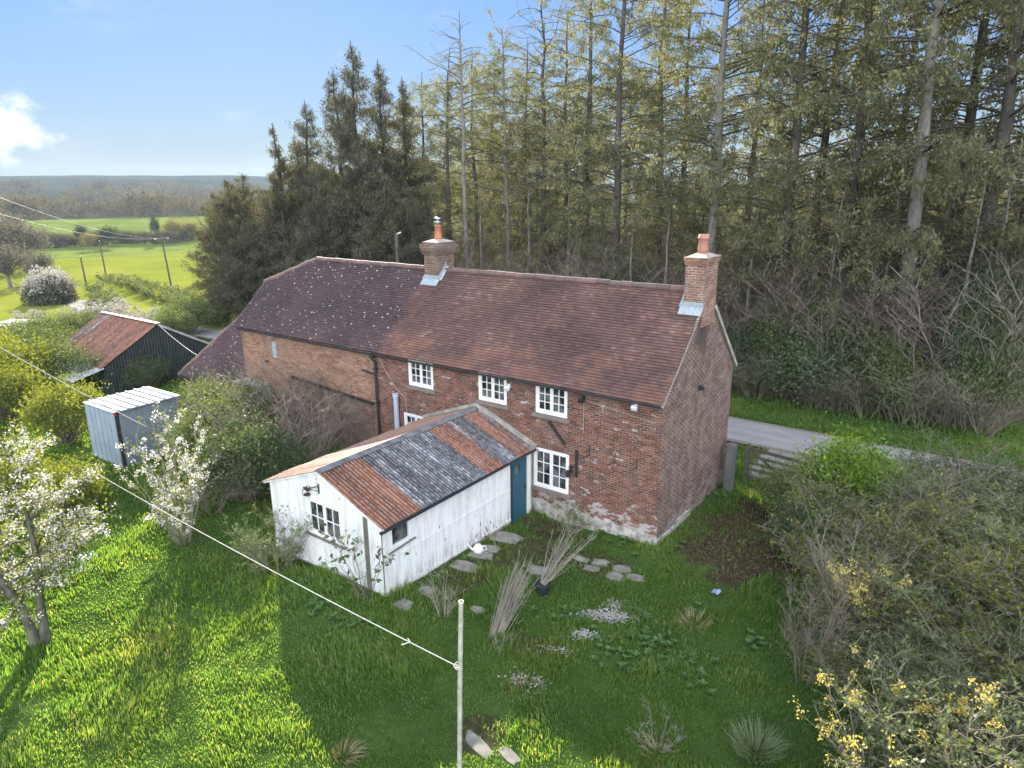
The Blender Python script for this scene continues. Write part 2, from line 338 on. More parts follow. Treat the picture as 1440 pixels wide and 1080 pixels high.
# ------------------------------------------------------------------ materials: ground
def groundmat():
    m, t, o, g = new('garden_ground'); P = g.outputs['Position']; sp = N(t, 'ShaderNodeSeparateXYZ', {0: P}); X, Y, Z = sp.outputs
    n = NZ(t, P, .8, 5., .6); nf = NZ(t, P, 7., 4., .6); nb = NZ(t, P, .06, 4., .6)
    grass = RP(t, M(t, 'ADD', M(t, 'MULTIPLY', n, .6), M(t, 'MULTIPLY', nf, .4)), [(.3, (.03, .055, .016)), (.5, (.045, .08, .02)), (.7, (.075, .115, .03))])
    earth = RP(t, nf, [(.3, (.03, .024, .017)), (.55, (.055, .042, .028)), (.75, (.11, .09, .06))])
    litter = RP(t, M(t, 'ADD', M(t, 'MULTIPLY', n, .5), M(t, 'MULTIPLY', nf, .5)), [(.3, (.03, .034, .016)), (.5, (.075, .06, .04)), (.7, (.13, .10, .07))])
    T = M(t, 'ADD', M(t, 'ADD', M(t, 'MULTIPLY', X, -.906), M(t, 'MULTIPLY', Y, .423)), 14.7)
    wob = M(t, 'MULTIPLY', M(t, 'SUBTRACT', n, .5), 2.2)
    def ell(cx, cy, rx, ry):
        a = M(t, 'POWER', M(t, 'DIVIDE', M(t, 'SUBTRACT', X, cx), rx), 2.); b = M(t, 'POWER', M(t, 'DIVIDE', M(t, 'SUBTRACT', Y, cy), ry), 2.)
        return M(t, 'SUBTRACT', 1., SS(t, M(t, 'ADD', M(t, 'ADD', a, b), wob), .75, 1.25))
    e = ell(2.3, 2.2, 2.0, 3.1)
    for q in ((-3.3, -.8, 1.3, .6), (-3.2, -2.6, 1.3, 1.3), (-1.7, -1.9, 1.6, .7), (.3, -9.2, .5, .6), (-3.6, -4.6, .7, 1.3), (-.4, -6.3, .55, .35)): e = M(t, 'MAXIMUM', e, M(t, 'MULTIPLY', ell(*q), .8))
    col = MX(t, e, grass, earth)
    fld = RP(t, M(t, 'ADD', M(t, 'MULTIPLY', nb, .55), M(t, 'MULTIPLY', n, .45)), [(.3, (.105, .145, .02)), (.5, (.165, .19, .028)), (.7, (.225, .235, .045))])
    col = MX(t, SS(t, T, 55., 66.), col, fld)
    rows = N(t, 'ShaderNodeTexWave', {'Vector': MP(t, P, .42, .9, 0), 'Scale': .12, 'Distortion': 3., 'Detail': 2.}).outputs[1]
    crop = MX(t, M(t, 'MULTIPLY', SS(t, rows, .55, .95), .55), (.10, .15, .03), (.16, .15, .055)); crop = MX(t, SS(t, nb, .4, .62), crop, (.15, .185, .04))
    col = MX(t, SS(t, T, 250., 275.), col, crop)
    hill = RP(t, NZ(t, P, .012, 6., .65), [(.36, (.028, .034, .03)), (.5, (.042, .045, .036)), (.62, (.055, .06, .042)), (.70, (.08, .10, .045))])
    col = MX(t, SS(t, T, 500., 560.), col, hill)
    side = M(t, 'SUBTRACT', M(t, 'ADD', Y, M(t, 'MULTIPLY', M(t, 'MAXIMUM', M(t, 'SUBTRACT', -48., X), 0.), -.63)), M(t, 'MULTIPLY', wob, -1.))
    col = MX(t, M(t, 'MULTIPLY', SS(t, side, 18.5, 20.), M(t, 'SUBTRACT', 1., SS(t, T, 300., 420.))), col, litter)
    fin(t, o, col, .95, nf, .5, .04, 0.); return m
m_ground = groundmat()
def lanemat():
    m, t, o, g = new('lane_tarmac'); P = g.outputs['Position']; sp = N(t, 'ShaderNodeSeparateXYZ', {0: P})
    n = NZ(t, MP(t, P, .35, 1.6, 1), 1.3, 5., .6); f = NZ(t, P, 40., 3.)
    col = RP(t, M(t, 'ADD', M(t, 'MULTIPLY', n, .75), M(t, 'MULTIPLY', f, .25)), [(.3, (.20, .20, .205)), (.5, (.27, .268, .27)), (.7, (.34, .33, .32))])
    edge = SS(t, M(t, 'ADD', tint(t), M(t, 'MULTIPLY', M(t, 'SUBTRACT', n, .5), .35)), .78, 1.); col = MX(t, edge, col, (.17, .14, .10))
    fin(t, o, col, .95, f, .3, .004, .03); return m
m_lane = lanemat()
m_gravel = simple('pale_gravel', (.36, .345, .34), (.19, .18, .17), .9, 14.)
m_grass = leafmat('grass_blades', [(0, (.062, .14, .028)), (.4, (.105, .2, .038)), (.7, (.17, .245, .05)), (.9, (.26, .26, .09)), (1, (.42, .37, .2))], .58, 1.65, .03)
m_straw = leafmat('straw', [(0, (.22, .19, .1)), (1, (.40, .36, .22))], .4, 1.3, .03)
m_weed = leafmat('weed_leaf', [(0, (.055, .125, .032)), (1, (.105, .19, .05))], .35, 1.4, .02)
# ------------------------------------------------------------------ materials: plants
m_larch = leafmat('larch_needles', [(0, (.12, .128, .07)), (.5, (.18, .183, .092)), (1, (.24, .23, .12))], .52, 1.25, .02, (1.08, 1.06, .72))
m_cyp = leafmat('cypress_sprays', [(0, (.06, .064, .042)), (.6, (.10, .10, .064)), (.9, (.135, .12, .078)), (1, (.21, .13, .085))], .35, 1.1)
m_ivy = leafmat('ivy_leaf', [(0, (.045, .072, .034)), (.6, (.08, .118, .052)), (1, (.13, .165, .08))], .3, 1.4, .02)
m_bright = leafmat('laurel_leaf', [(0, (.055, .12, .012)), (.5, (.12, .21, .02)), (1, (.2, .28, .03))], .4, 1.4, .02)
m_hedge = leafmat('hedge_leaf', [(0, (.065, .095, .036)), (.6, (.12, .16, .062)), (1, (.18, .21, .09))], .35, 1.4, .02)
m_ygreen = leafmat('yellow_green_leaf', [(0, (.07, .10, .018)), (.6, (.14, .17, .03)), (1, (.22, .23, .05))], .5, 1.5, .02)
m_yleaf = leafmat('yellow_young_leaf', [(0, (.46, .34, .08)), (.5, (.62, .53, .14)), (1, (.68, .62, .22))], .3, 1.1, .02)
m_blossom = leafmat('white_blossom', [(0, (.6, .55, .52)), (.5, (.74, .72, .69)), (1, (.8, .8, .78))], .4, .95, .02, (1., 1., 1.))
m_blossomfar = leafmat('pale_far_blossom', [(0, (.30, .28, .25)), (.6, (.44, .42, .38)), (1, (.55, .53, .5))], .35, .95, .02, (1., 1., .95))
m_farcrown = leafmat('bare_crown', [(0, (.06, .052, .042)), (.6, (.095, .082, .062)), (1, (.13, .115, .075))], .3, 1.2, 0)
m_fargreen = leafmat('far_green_crown', [(0, (.02, .032, .016)), (1, (.05, .065, .028))], .25, 1.2, 0)
m_bark = barkmat('larch_bark', (.055, .046, .04), (.12, .102, .088))
m_barkpale = barkmat('pale_bark', (.135, .125, .11), (.25, .235, .21), limb=(.07, .06, .052))
m_barkgrey = barkmat('grey_lichen_bark', (.05, .048, .038), (.15, .15, .11), 9.)
m_twig = barkmat('brown_twig', (.15, .12, .098), (.26, .215, .18))
m_twigpale = barkmat('pale_twig', (.20, .175, .145), (.33, .295, .25))
m_twiggreen = barkmat('green_twig', (.17, .17, .115), (.27, .27, .18))

# ================================================================== SETTING
def build_ground():
    r = np.concatenate([np.arange(0.01, 34, .32), 34*1.048**np.arange(0, 120)]); r = r[r < 1700]; K = len(r); S = 400
    a = np.arange(S)*2*math.pi/S
    x = np.outer(r, np.cos(a))-2; y = np.outer(r, np.sin(a))-3
    z = hz(x, y); z = z-.06*(1-sst(1.5, 2.2, np.abs(y-laneC(x))))*(x > -190)
    k = np.arange(K-1)[:, None]*S; j = np.arange(S)[None]; j2 = (j+1) % S
    mb = MB().add(np.stack([x, y, z], -1), np.stack([k+j, k+S+j, k+S+j2, k+j2], -1).reshape(-1, 4))
    struct('ground', mb, m_ground, True)
build_ground()
def build_lane():
    xs = np.concatenate([np.arange(50, -60, -.5), np.arange(-60, -107, -1.)]); c = laneC(xs)
    off = np.array([-1.62, -1.3, -.6, 0, .6, 1.3, 1.62]); w = 1+.04*(vn(xs*.6, xs*0+3)-.5)*2
    X = np.repeat(xs[:, None], 7, 1); Y = c[:, None]+off[None]*w[:, None]; Z = hz(X, Y)+.03+.02*(1-np.abs(off)/1.62)[None]
    n = len(xs); k = np.arange(n-1)[:, None]*7; j = np.arange(6)[None]
    t = np.abs((off[1:]+off[:-1])/2)/1.62
    struct('lane', MB().add(np.stack([X, Y, Z], -1), np.stack([k+j, k+j+1, k+7+j+1, k+7+j], -1).reshape(-1, 4), np.tile(t, n-1)), m_lane, True)
build_lane()

xs_ = np.linspace(.35, 4.6, 18); ys_ = np.linspace(0, 1, 10); X_ = np.repeat(xs_[:, None], 10, 1); lo_ = 6.9+.5*(vn(xs_*1.3, xs_*0+7)-.5)+.25*np.abs(xs_-2.2)
Y_ = lo_[:, None]+(10.5-lo_[:, None])*ys_[None]; k_ = np.arange(17)[:, None]*10; j_ = np.arange(9)[None]
struct('driveway', MB().add(np.stack([X_, Y_, hz(X_, Y_)+.026], -1), np.stack([k_+j_, k_+10+j_, k_+11+j_, k_+j_+1], -1).reshape(-1, 4), .86), m_lane, True)
# ================================================================== BRICK HOUSE
PIT = .943
def rz(y): return 4.62+(y+.15)*PIT
YR, ZR, D_ = 3.01, rz(3.01), 6.02
RR, KF, KB = (-19.01, YR, ZR), (-21.6, 1.82, rz(1.82)), (-21.6, 4.2, rz(1.82))
XO = -12.2
H = Thing('brick_house', 'long red brick cottage with a purple-brown tiled roof and two chimneys', 'house', (-10.6, 3, 0))
OPEN = {'w1': (-10.36, -9.12, 3.55, 4.62), 'w2': (-6.95, -5.73, 3.56, 4.62), 'w3': (-4.52, -3.3, 3.55, 4.62), 'w4': (-4.6, -3.2, .88, 2.3), 'w5': (-10.72, -9.5, 1.25, 2.37)}
def wall_front(x0, x1, z0, z1, ops):
    mb = MB(); xs = sorted({x0, x1} | {q for o in ops for q in o[:2]}); zs = sorted({z0, z1} | {q for o in ops for q in o[2:]})
    for a, b in zip(xs, xs[1:]):
        for c, d in zip(zs, zs[1:]):
            if any(o[0] <= a and b <= o[1] and o[2] <= c and d <= o[3] for o in ops): continue
            mb.quad((a, 0, c), (b, 0, c), (b, 0, d), (a, 0, d))
    for a, b, c, d in ops:
        mb.quad((a, 0, c), (a, .16, c), (a, .16, d), (a, 0, d)); mb.quad((b, 0, c), (b, 0, d), (b, .16, d), (b, .16, c))
        mb.quad((a, 0, d), (a, .16, d), (b, .16, d), (b, 0, d)); mb.quad((a, 0, c), (b, 0, c), (b, .16, c), (a, .16, c))
    return mb
H.part('wall', wall_front(XO, 0, -.5, 4.72, list(OPEN.values())), m_brick, label='weathered red brick front wall')
mb = MB().quad((-21.2, .012, -.5), (XO-.001, .012, -.5), (XO-.001, .012, 4.72), (-21.2, .012, 4.72))
H.part('wall', mb, m_brick_old, label='older orange brick front wall')
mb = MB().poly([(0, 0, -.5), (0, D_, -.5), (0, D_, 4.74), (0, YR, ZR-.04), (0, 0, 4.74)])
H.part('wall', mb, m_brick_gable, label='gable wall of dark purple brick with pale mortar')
mb = MB().quad((0, D_, -.5), (-21.2, D_, -.5), (-21.2, D_, 4.74), (0, D_, 4.74)).poly([(-21.2, D_, -.5), (-21.2, 0, -.5), (-21.2, 0, 4.74), (-21.2, 1.82, 6.42), (-21.2, 4.2, 6.42), (-21.2, D_, 4.74)])
H.part('wall', mb, m_brick_old)
# lime-washed plinth: a run of uneven stones standing 2-4 cm proud
mb = MB(); x = -4.55
while x < 0.0:
    w = random.uniform(.25, .7); x2 = min(x+w, .03); hh = .24+.22*random.random()
    mb.box(x, x2-.012, -.03-.03*random.random(), .05, -.55, hh); x = x2
y = -.02
while y < 2.6:
    w = random.uniform(.25, .6); mb.box(-.05, .03+.02*random.random(), y, y+w-.01, -.5, .12+.2*random.random()-.03*y); y += w
H.part('plinth', mb, simple('limewashed_plinth', (.52, .51, .48), (.24, .21, .185), .9, 4.5, .2, 0, .6))
# tiled roof
def tiles(mb, O, U, V, L, Hh, inside, seed, tw=.168, gg=.112):
    rs = np.random.RandomState(seed); U = np.array(U, float); V = np.array(V, float); U /= np.linalg.norm(U); V /= np.linalg.norm(V); Nn = np.cross(U, V); O = np.array(O, float)
    nc = int(Hh/gg)+1; nt = int(L/tw)+2
    k, i = np.meshgrid(np.arange(nc), np.arange(nt), indexing='ij'); k = k.ravel(); i = i.ravel()
    u0 = (i-1+.5*(k % 2))*tw; u1 = u0+tw-.004; v0 = k*gg; v1 = v0+gg+.012
    keep = inside((u0+u1)/2, (v0+v1)/2); u0, u1, v0, v1, k, i = [q[keep] for q in (u0, u1, v0, v1, k, i)]
    u0 = np.maximum(u0, 0); u1 = np.minimum(u1, L); n = len(u0)
    sag = (fbm((u0+O[0])*.5, v0*.6, seed, 2)-.5)*.05; lift = .026+.010*rs.rand(n); j = rs.normal(0, .0025, n)
    def P(u, v, h): return O+u[:, None]*U+v[:, None]*V+h[:, None]*Nn
    a = P(u0, v0+j, sag+lift); b = P(u1, v0+j, sag+lift+rs.normal(0, .002, n)); c = P(u1, v1, sag+.003); d = P(u0, v1, sag+.003); e = P(u0, v0+j, sag-.02); f = P(u1, v0+j, sag-.02)
    t = np.clip(.42+.34*rs.normal(size=n)*.7, 0, 1)
    mb.add(np.stack([a, b, c, d], 1), np.arange(4*n).reshape(-1, 4), t); mb.add(np.stack([e, f, b, a], 1), np.arange(4*n).reshape(-1, 4), t*.35)
SL = math.hypot(1, PIT)
mb = MB(); LX = 21.65; HL = (YR+.15)*SL
def ins_front(u, v):
    x = u-21.6; y = v/SL-.15
    return (y < 1.82) | (x > -21.6+(y-1.82)/(YR-1.82)*2.59)
tiles(mb, (-21.6, -.15, 4.62), (1, 0, 0), (0, 1, PIT), LX, HL, ins_front, 3)
tiles(mb, (.05, D_+.15, 4.62), (-1, 0, 0), (0, -1, PIT), LX, HL, lambda u, v: ins_front(21.65-u, v), 4)
hd = np.array(RR)-(np.array(KF)+np.array(KB))/2; Lh = np.linalg.norm(hd)
tiles(mb, KB, (0, -1, 0), hd, 2.38, Lh, lambda u, v: np.abs(u-1.19) < 1.19*(1-v/Lh)+.05, 5)
e_ = -.03
mb.poly([(-21.55, -.12, 4.62+e_), (.03, -.12, 4.62+e_), (.03, YR, ZR+e_), (-19, YR, ZR+e_), (-21.55, 1.82, rz(1.82)+e_)])
mb.poly([(.03, D_+.12, 4.62+e_), (-21.55, D_+.12, 4.62+e_), (-21.55, 4.2, rz(1.82)+e_), (-19, YR, ZR+e_), (.03, YR, ZR+e_)])
roof = H.part('roof', mb, m_tile)
def ridge(mb, a, b, r=.12, seg=.44, seed=1):
    rs = np.random.RandomState(seed); a = np.array(a, float); b = np.array(b, float); L = np.linalg.norm(b-a); d = (b-a)/L; n = int(L/seg)
    side = np.cross(d, (0, 0, 1)); side /= np.linalg.norm(side); up = np.cross(side, d)
    for i in range(n):
        p = a+d*(L*i/n+.006); q = a+d*(L*(i+1)/n-.006); h = rs.normal(0, .008)
        an = np.linspace(-1.9, 1.9, 9); rr = r*(1+.04*rs.normal())
        ring = np.array([side*math.sin(w)*rr*1.15+up*(math.cos(w)*rr-.02+h) for w in an])
        V = np.concatenate([p+ring, q+ring]); mb.add(V, [[k, k+1, k+10, k+9] for k in range(8)]); mb.poly(list(p+ring)); mb.poly(list((q+ring)[::-1]))
mb = MB(); ridge(mb, RR, (.06, YR, ZR)); ridge(mb, KF, RR, .11, .4, 2); ridge(mb, KB, RR, .11, .4, 3)
H.part('ridge_tiles', mb, m_ridge, roof)
mb = MB()
for y0, y1 in ((-.16, YR), (D_+.16, YR)):
    a = np.array((.02, y0, rz(-.16)-.05)); b = np.array((.02, y1, ZR-.05)); mb.bar(a, b, .05, .085)
H.part('verge', mb, m_mort, roof)
mb = MB(); mb.bar((.075, D_+.2, 4.5), (.075, YR+.55, ZR-.56), .03, .13)
H.part('bargeboard', mb, m_stone)
# gutters
def gutter(mb, a, b, r=.06):
    a = np.array(a, float); b = np.array(b, float); d = (b-a)/np.linalg.norm(b-a); s = np.cross(d, (0, 0, 1)); an = np.linspace(-math.pi/2, math.pi/2, 9)
    ring = np.array([s*math.sin(w)*r+np.array((0, 0, -math.cos(w)*r)) for w in an]); ring2 = ring*.86
    m = len(an); V = np.concatenate([a+ring, b+ring, a+ring2, b+ring2])
    f = [[k, k+1, m+k+1, m+k] for k in range(m-1)]+[[2*m+k, 3*m+k, 3*m+k+1, 2*m+k+1] for k in range(m-1)]+[[0, m, 3*m, 2*m], [m-1, 3*m-1, 4*m-1, 2*m-1]]
    mb.add(V, f)
mb = MB(); gutter(mb, (-21.3, -.22, 4.58), (XO, -.22, 4.55)); gutter(mb, (XO+.02, -.22, 4.55), (.03, -.22, 4.62))
for i in range(22): mb.bar((-21+i*.98, -.28, 4.575), (-21+i*.98, -.0, 4.63), .02, .02)
H.part('gutter', mb, m_black)
mb = MB(); pts = [(-12.15, -.2, 4.52), (-12.15, -.2, 4.36), (-12.12, -.09, 4.2), (-12.12, -.09, 1.2), (-12.12, -.09, -.1)]
mb.tubes([pts], .055, 8); mb.box(-12.25, -12.02, -.28, -.12, 4.4, 4.55); mb.bar((-12.95, -.05, 3.75), (-12.2, -.07, 3.7), .05, .06)
for z in (3.9, 2.5, 1.1): mb.box(-12.2, -12.04, -.16, -.002, z, z+.05)
H.part('downpipe', mb, m_black)
mb = MB(); mb.tubes([[(-11.03, -.12, 1.0), (-11.03, -.12, 2.98)]], .1, 12, cap=True); mb.tubes([[(-11.03, -.12, 2.98), (-11.03, -.12, 3.1)]], .125, 12, cap=True)
H.part('flue_pipe', mb, m_grey, smooth=False)
mb = MB(); mb.tubes([[(-12., -.02, 4.45), (-11.6, -.02, 3.9), (-11.1, -.02, 3.3), (-10.6, -.02, 2.95), (-10.55, -.02, 2.4)]], .012, 4)
H.part('wall_cable', mb, m_mort); H.part('wall_cable', MB().tubes([[(-2.68, -.012, 4.3), (-2.68, -.012, 3.2)]], .008, 4), m_mort); H.part('wall_cable', MB().tubes([[(-2.6, -.012, 4.28), (-.25, -.012, 4.0)]], .007, 4), m_mort)
# casement windows
def casement(th, key, lights=2, rows=3, cols=2, sill=True, ax='x', at=0., fr=.065, dep=.05):
    a, b, c, d = key; f = lambda u, w, z: (u, w+at, z) if ax == 'x' else (at-w, u, z)
    def bx(mb, u0, u1, w0, w1, z0, z1):
        p = f(u0, w0, z0); q = f(u1, w1, z1); mb.box(min(p[0], q[0]), max(p[0], q[0]), min(p[1], q[1]), max(p[1], q[1]), z0, z1)
    fm = MB(); bx(fm, a, a+fr, dep-.07, dep+.05, c, d); bx(fm, b-fr, b, dep-.07, dep+.05, c, d); bx(fm, a+fr, b-fr, dep-.07, dep+.05, d-fr, d); bx(fm, a+fr, b-fr, dep-.075, dep+.05, c, c+fr)
    win = th.part('window', fm, m_white)
    ia, ib, ic, id_ = a+fr, b-fr, c+fr, d-fr; w = (ib-ia)/lights; gm = MB()
    for l in range(lights):
        s = MB(); u0 = ia+l*w+.004; u1 = u0+w-.008; z0 = ic+.004; z1 = id_-.004; st = .055; y0, y1 = dep-.045, dep
        bx(s, u0, u0+st, y0, y1, z0, z1); bx(s, u1-st, u1, y0, y1, z0, z1); bx(s, u0+st, u1-st, y0, y1, z1-st, z1); bx(s, u0+st, u1-st, y0, y1, z0, z0+st*1.3)
        gu0, gu1, gz0, gz1 = u0+st, u1-st, z0+st*1.3, z1-st
        for q in range(1, cols): uu = gu0+(gu1-gu0)*q/cols; bx(s, uu-.013, uu+.013, y0+.008, y1-.01, gz0, gz1)
        for q in range(1, rows):
            zz = gz0+(gz1-gz0)*q/rows
            for e in range(cols):
                g0 = gu0+(gu1-gu0)*e/cols+(.013 if e else 0); g1 = gu0+(gu1-gu0)*(e+1)/cols-(.013 if e < cols-1 else 0); bx(s, g0, g1, y0+.009, y1-.011, zz-.012, zz+.012)
        th.part('sash', s, m_white, win)
        p = [f(gu0, y1-.014, gz0), f(gu1, y1-.014, gz0), f(gu1, y1-.014, gz1), f(gu0, y1-.014, gz1)]; gm.quad(*p)
    th.part('pane', gm, m_glass, win)
    if sill:
        sm = MB(); p = [f(a-.12, -.09, c-.03), f(b+.12, -.09, c-.03), f(b+.12, .14, c+.0), f(a-.12, .14, c+.0)]; lo = [(q[0], q[1], q[2]-.11) for q in p]
        sm.add(p+lo, [[0, 1, 2, 3], [0, 4, 5, 1], [1, 5, 6, 2], [3, 7, 4, 0]]); th.part('sill', sm, m_sill, win)
    return win
for k, o in OPEN.items(): casement(H, o)
# segmental brick-on-edge arches over the ground-floor windows
mb = MB()
for (a, b, z) in ((-4.75, -3.05, 2.31), (-10.85, -9.4, 2.38)):
    mb = MB(); n = int((b-a)/.085)
    for i in range(n):
        x = a+(b-a)*(i+.5)/n; s = (i+.5)/n*2-1; mb.obox((x, -.004, z+.15-.05*s*s), (.036, 0, 0), (0, .006, 0), (.02*s, 0, .12), random.random())
    H.part('window_arch', mb, m_brick)
# iron straps, lamps, hooks
mb = MB(); mb.bar((-3.98, -.03, 3.32), (-3.36, -.03, 2.64), .025, .1, (0, 1, 0)); H.part('iron_strap', MB().bar((-3.98, -.03, 3.32), (-3.36, -.03, 2.64), .1, .03, (0, 1, 0)), m_iron)
H.part('iron_strap', MB().bar((-2.9, -.03, 2.55), (-2.9, -.03, 1.6), .1, .03, (0, 1, 0)), m_iron)
def lamp(x, z, mat, name='floodlight'):
    m = MB(); m.box(x-.05, x+.05, -.08, -.002, z-.05, z+.08); m.obox((x, -.17, z-.06), (.085, 0, 0), (0, .05, .03), (0, -.03, .05)); m.bar((x, -.06, z), (x, -.16, z-.05), .03, .03); H.part(name, m, mat)
lamp(-2.7, 4.36, m_iron); lamp(-.86, 4.46, m_ceram); lamp(-5.6, 4.28, m_ceram)
mb = MB(); mb.bar((-3.1, -.01, 1.9), (-3.1, -.2, 1.95), .02, .02); mb.lathe([(.02, .2), (.09, .14), (.075, 0), (.05, -.06), (.005, -.07)], (-3.12, -.2, 1.66), 8); mb.box(-3.15, -3.05, -.03, -.002, 1.7, 1.98)
H.part('wall_lantern', mb, m_iron)
for x, z in ((-2.44, 2.6), (-1.52, 2.56), (-.76, 2.56)):
    m = MB(); m.tubes([[(x, -.012, z+.2), (x, -.02, z-.16)], [(x, -.02, z-.1), (x-.16, -.2, z-.22)]], .013, 5); m.tubes([[(x, -.02, z+.1), (x-.12, -.16, z-.06)]], .009, 4)
    H.part('wall_hook', m, m_iron)
mb = MB(); mb.box(-.98, -.8, -.02, -.001, 3.6, 3.68); H.part('air_brick', mb, m_stone)
mb = MB(); mb.lathe([(.012, 0), (.09, .02), (.1, .1), (.02, .12)], (.09, 2.78, 4.4), 8); mb.box(.0, .1, 2.68, 2.85, 4.42, 4.56); H.part('security_lamp', mb, m_iron)
# scar of a vanished lean-to, render patch and stub on the old part
mb = MB(); mb.bar((-17.6, -.05, 2.75), (XO-.2, -.05, 2.42), .09, .1); H.part('flashing_strip', mb, m_iron)
mb = MB(); mb.quad((-17.9, -.02, -.3), (XO-.25, -.02, -.3), (XO-.25, -.02, 2.38), (-17.9, -.02, 2.68)); H.part('render_patch', mb, m_brick_weathered)
mb = MB(); mb.box(-18.85, -18.55, -.03, .0, 3.45, 4.2); H.part('render_patch', mb, m_lead)
mb = MB(); mb.tubes([[(-19.3, .0, 3.22), (-19.3, -.16, 3.22)]], .07, 8, cap=True); H.part('drain_stub', mb, m_iron)
st = H.part('outhouse_wall', wall_front(-21.15, -19.35, 0, 2.05, [(-20.55, -20.2, 1.3, 1.85)]), m_brick_weathered); st.location = (0, -.62, 0)
mb = MB(); mb.quad((-19.35, -.62, 0), (-19.35, .0, 0), (-19.35, .0, 2.05), (-19.35, -.62, 2.05)).quad((-21.15, 0, 0), (-21.15, -.62, 0), (-21.15, -.62, 2.05), (-21.15, 0, 2.05)); mb.box(-21.22, -19.28, -.7, -.003, 2.055, 2.14)
H.part('coping', mb, m_stone); H.part('dark_opening', MB().quad((-20.6, -.48, 1.25), (-20.15, -.48, 1.25), (-20.15, -.48, 1.9), (-20.6, -.48, 1.9)), m_iron)
# chimneys
def chimney(x0, x1, y0, y1, zb, zt, mat, courses, pot, label):
    m = MB(); m.box(x0, x1, y0, y1, zb, zt)
    ch = H.part('chimney', m, mat, label=label); cm = MB()
    for dz, e, hh in courses: cm.box(x0-e, x1+e, y0-e, y1+e, zt+dz, zt+dz+hh)
    H.part('chimney_cap', cm, mat, ch)
    top = zt+courses[-1][0]+courses[-1][2]; fm = MB(); cx, cy = (x0+x1)/2, (y0+y1)/2
    fm.add([(x0-.03, y0-.03, top), (x1+.03, y0-.03, top), (x1+.03, y1+.03, top), (x0-.03, y1+.03, top), (cx-.17, cy-.17, top+.1), (cx+.17, cy-.17, top+.1), (cx+.17, cy+.17, top+.1), (cx-.17, cy+.17, top+.1)], [[0, 1, 5, 4], [1, 2, 6, 5], [2, 3, 7, 6], [3, 0, 4, 7], [4, 5, 6, 7]])
    H.part('mortar_flaunching', fm, m_mort, ch); pot(cx, cy, top+.07, ch)
    lm = MB(); y = y0-.30; n = (0, -.02, .03)
    lm.add([(x0-.1, y0-.22, rz(y0-.22)+.05), (x1+.02, y0-.22, rz(y0-.22)+.05), (x1+.02, y0-.012, rz(y0)+.06), (x0-.1, y0-.012, rz(y0)+.06), (x1+.02, y0-.012, rz(y0)+.22), (x0-.02, y0-.012, rz(y0)+.22)], [[0, 1, 2, 3], [3, 2, 4, 5]])
    for s, xx in ((-1, x0-.012), (1, x1+.012)):
        if xx > -.05: continue
        lm.add([(xx, y0-.02, rz(y0)+.05), (xx, YR, ZR+.14), (xx, YR, ZR+.34), (xx, y0-.02, rz(y0)+.24), (xx+s*.13, y0-.02, rz(y0)+.055), (xx+s*.13, YR, ZR+.14)], [[0, 1, 2, 3], [0, 4, 5, 1]])
    H.part('flashing', lm, m_lead, ch)
def pot1(x, y, z, ch):
    m = MB(); m.lathe([(.0, 0), (.17, 0), (.17, .1), (.145, .12), (.135, .5), (.15, .52), (.15, .58), (.12, .58), (.0, .57)], (x, y, z), 20); H.part('chimney_pot', m, m_terra, ch, True)
    m = MB(); m.lathe([(.135, .57), (.135, .67), (.165, .68), (.165, .72), (.06, .73), (.06, .8), (.17, .81), (.17, .86), (.0, .91)], (x, y, z), 20)
    H.part('cowl', m, m_steel, ch, True)
def pot2(x, y, z, ch):
    m = MB(); m.lathe([(.0, 0), (.175, 0), (.165, .15), (.145, .42), (.15, .43), (.18, .45), (.18, .52), (.16, .53), (.165, .6), (.125, .6), (.11, .3), (.0, .28)], (x, y, z), 20); H.part('chimney_pot', m, m_terra2, ch, True)
chimney(-11.72, -11.0+.05, 2.55, 3.5, 6.6, 8.2, m_brick_weathered, [(0, .03, .08), (.08, .065, .08), (.16, .10, .085), (.245, .125, .15), (.395, .05, .1)], pot1, 'weathered stepped brick chimney with a steel cowl')
chimney(-.575, .058, 2.45, 3.55, 6.5, 8.44, m_brick_stack, [(0, .02, .085), (.085, .045, .085), (.17, .06, .06)], pot2, 'tidy square brick chimney with a tall clay pot')
# low hipped wing at the far end
EX, EA = (-27.08, -.2, 1.42), (-24.5, 3.0, 5.0)
mb = MB(); fv = np.array([0, 3.2, 3.58]); Lf = np.linalg.norm(fv)
tiles(mb, EX, (1, 0, 0), fv, 5.86, Lf, lambda u, v: u > v/Lf*2.58-.03, 8)
tiles(mb, (-21.22, 6.2, 1.42), (-1, 0, 0), (0, -3.2, 3.58), 5.86, Lf, lambda u, v: (5.86-u) > v/Lf*2.58-.03, 9)
ev = np.array([2.58, 0, 3.58]); Le = np.linalg.norm(ev)
tiles(mb, (-27.08, 6.2, 1.42), (0, -1, 0), ev, 6.4, Le, lambda u, v: np.abs(u-3.2) < 3.2*(1-v/Le)+.04, 10)
mb.poly([(-27, -.17, 1.4), (-21.22, -.17, 1.4), (-21.22, 3, 4.96), (-24.5, 3, 4.96)]).poly([(-21.22, 6.2, 1.4), (-27, 6.2, 1.4), (-24.5, 3, 4.96), (-21.22, 3, 4.96)]).poly([(-27, 6.2, 1.4), (-27, -.17, 1.4), (-24.5, 3, 4.96)])
wr = H.part('wing_roof', mb, m_tile)
mb = MB(); ridge(mb, EX, EA, .1, .38, 5); ridge(mb, (-27.08, 6.2, 1.42), EA, .1, .38, 6); ridge(mb, EA, (-21.25, 3, 5.0), .11, .42, 7); H.part('ridge_tiles', mb, m_ridge, wr)
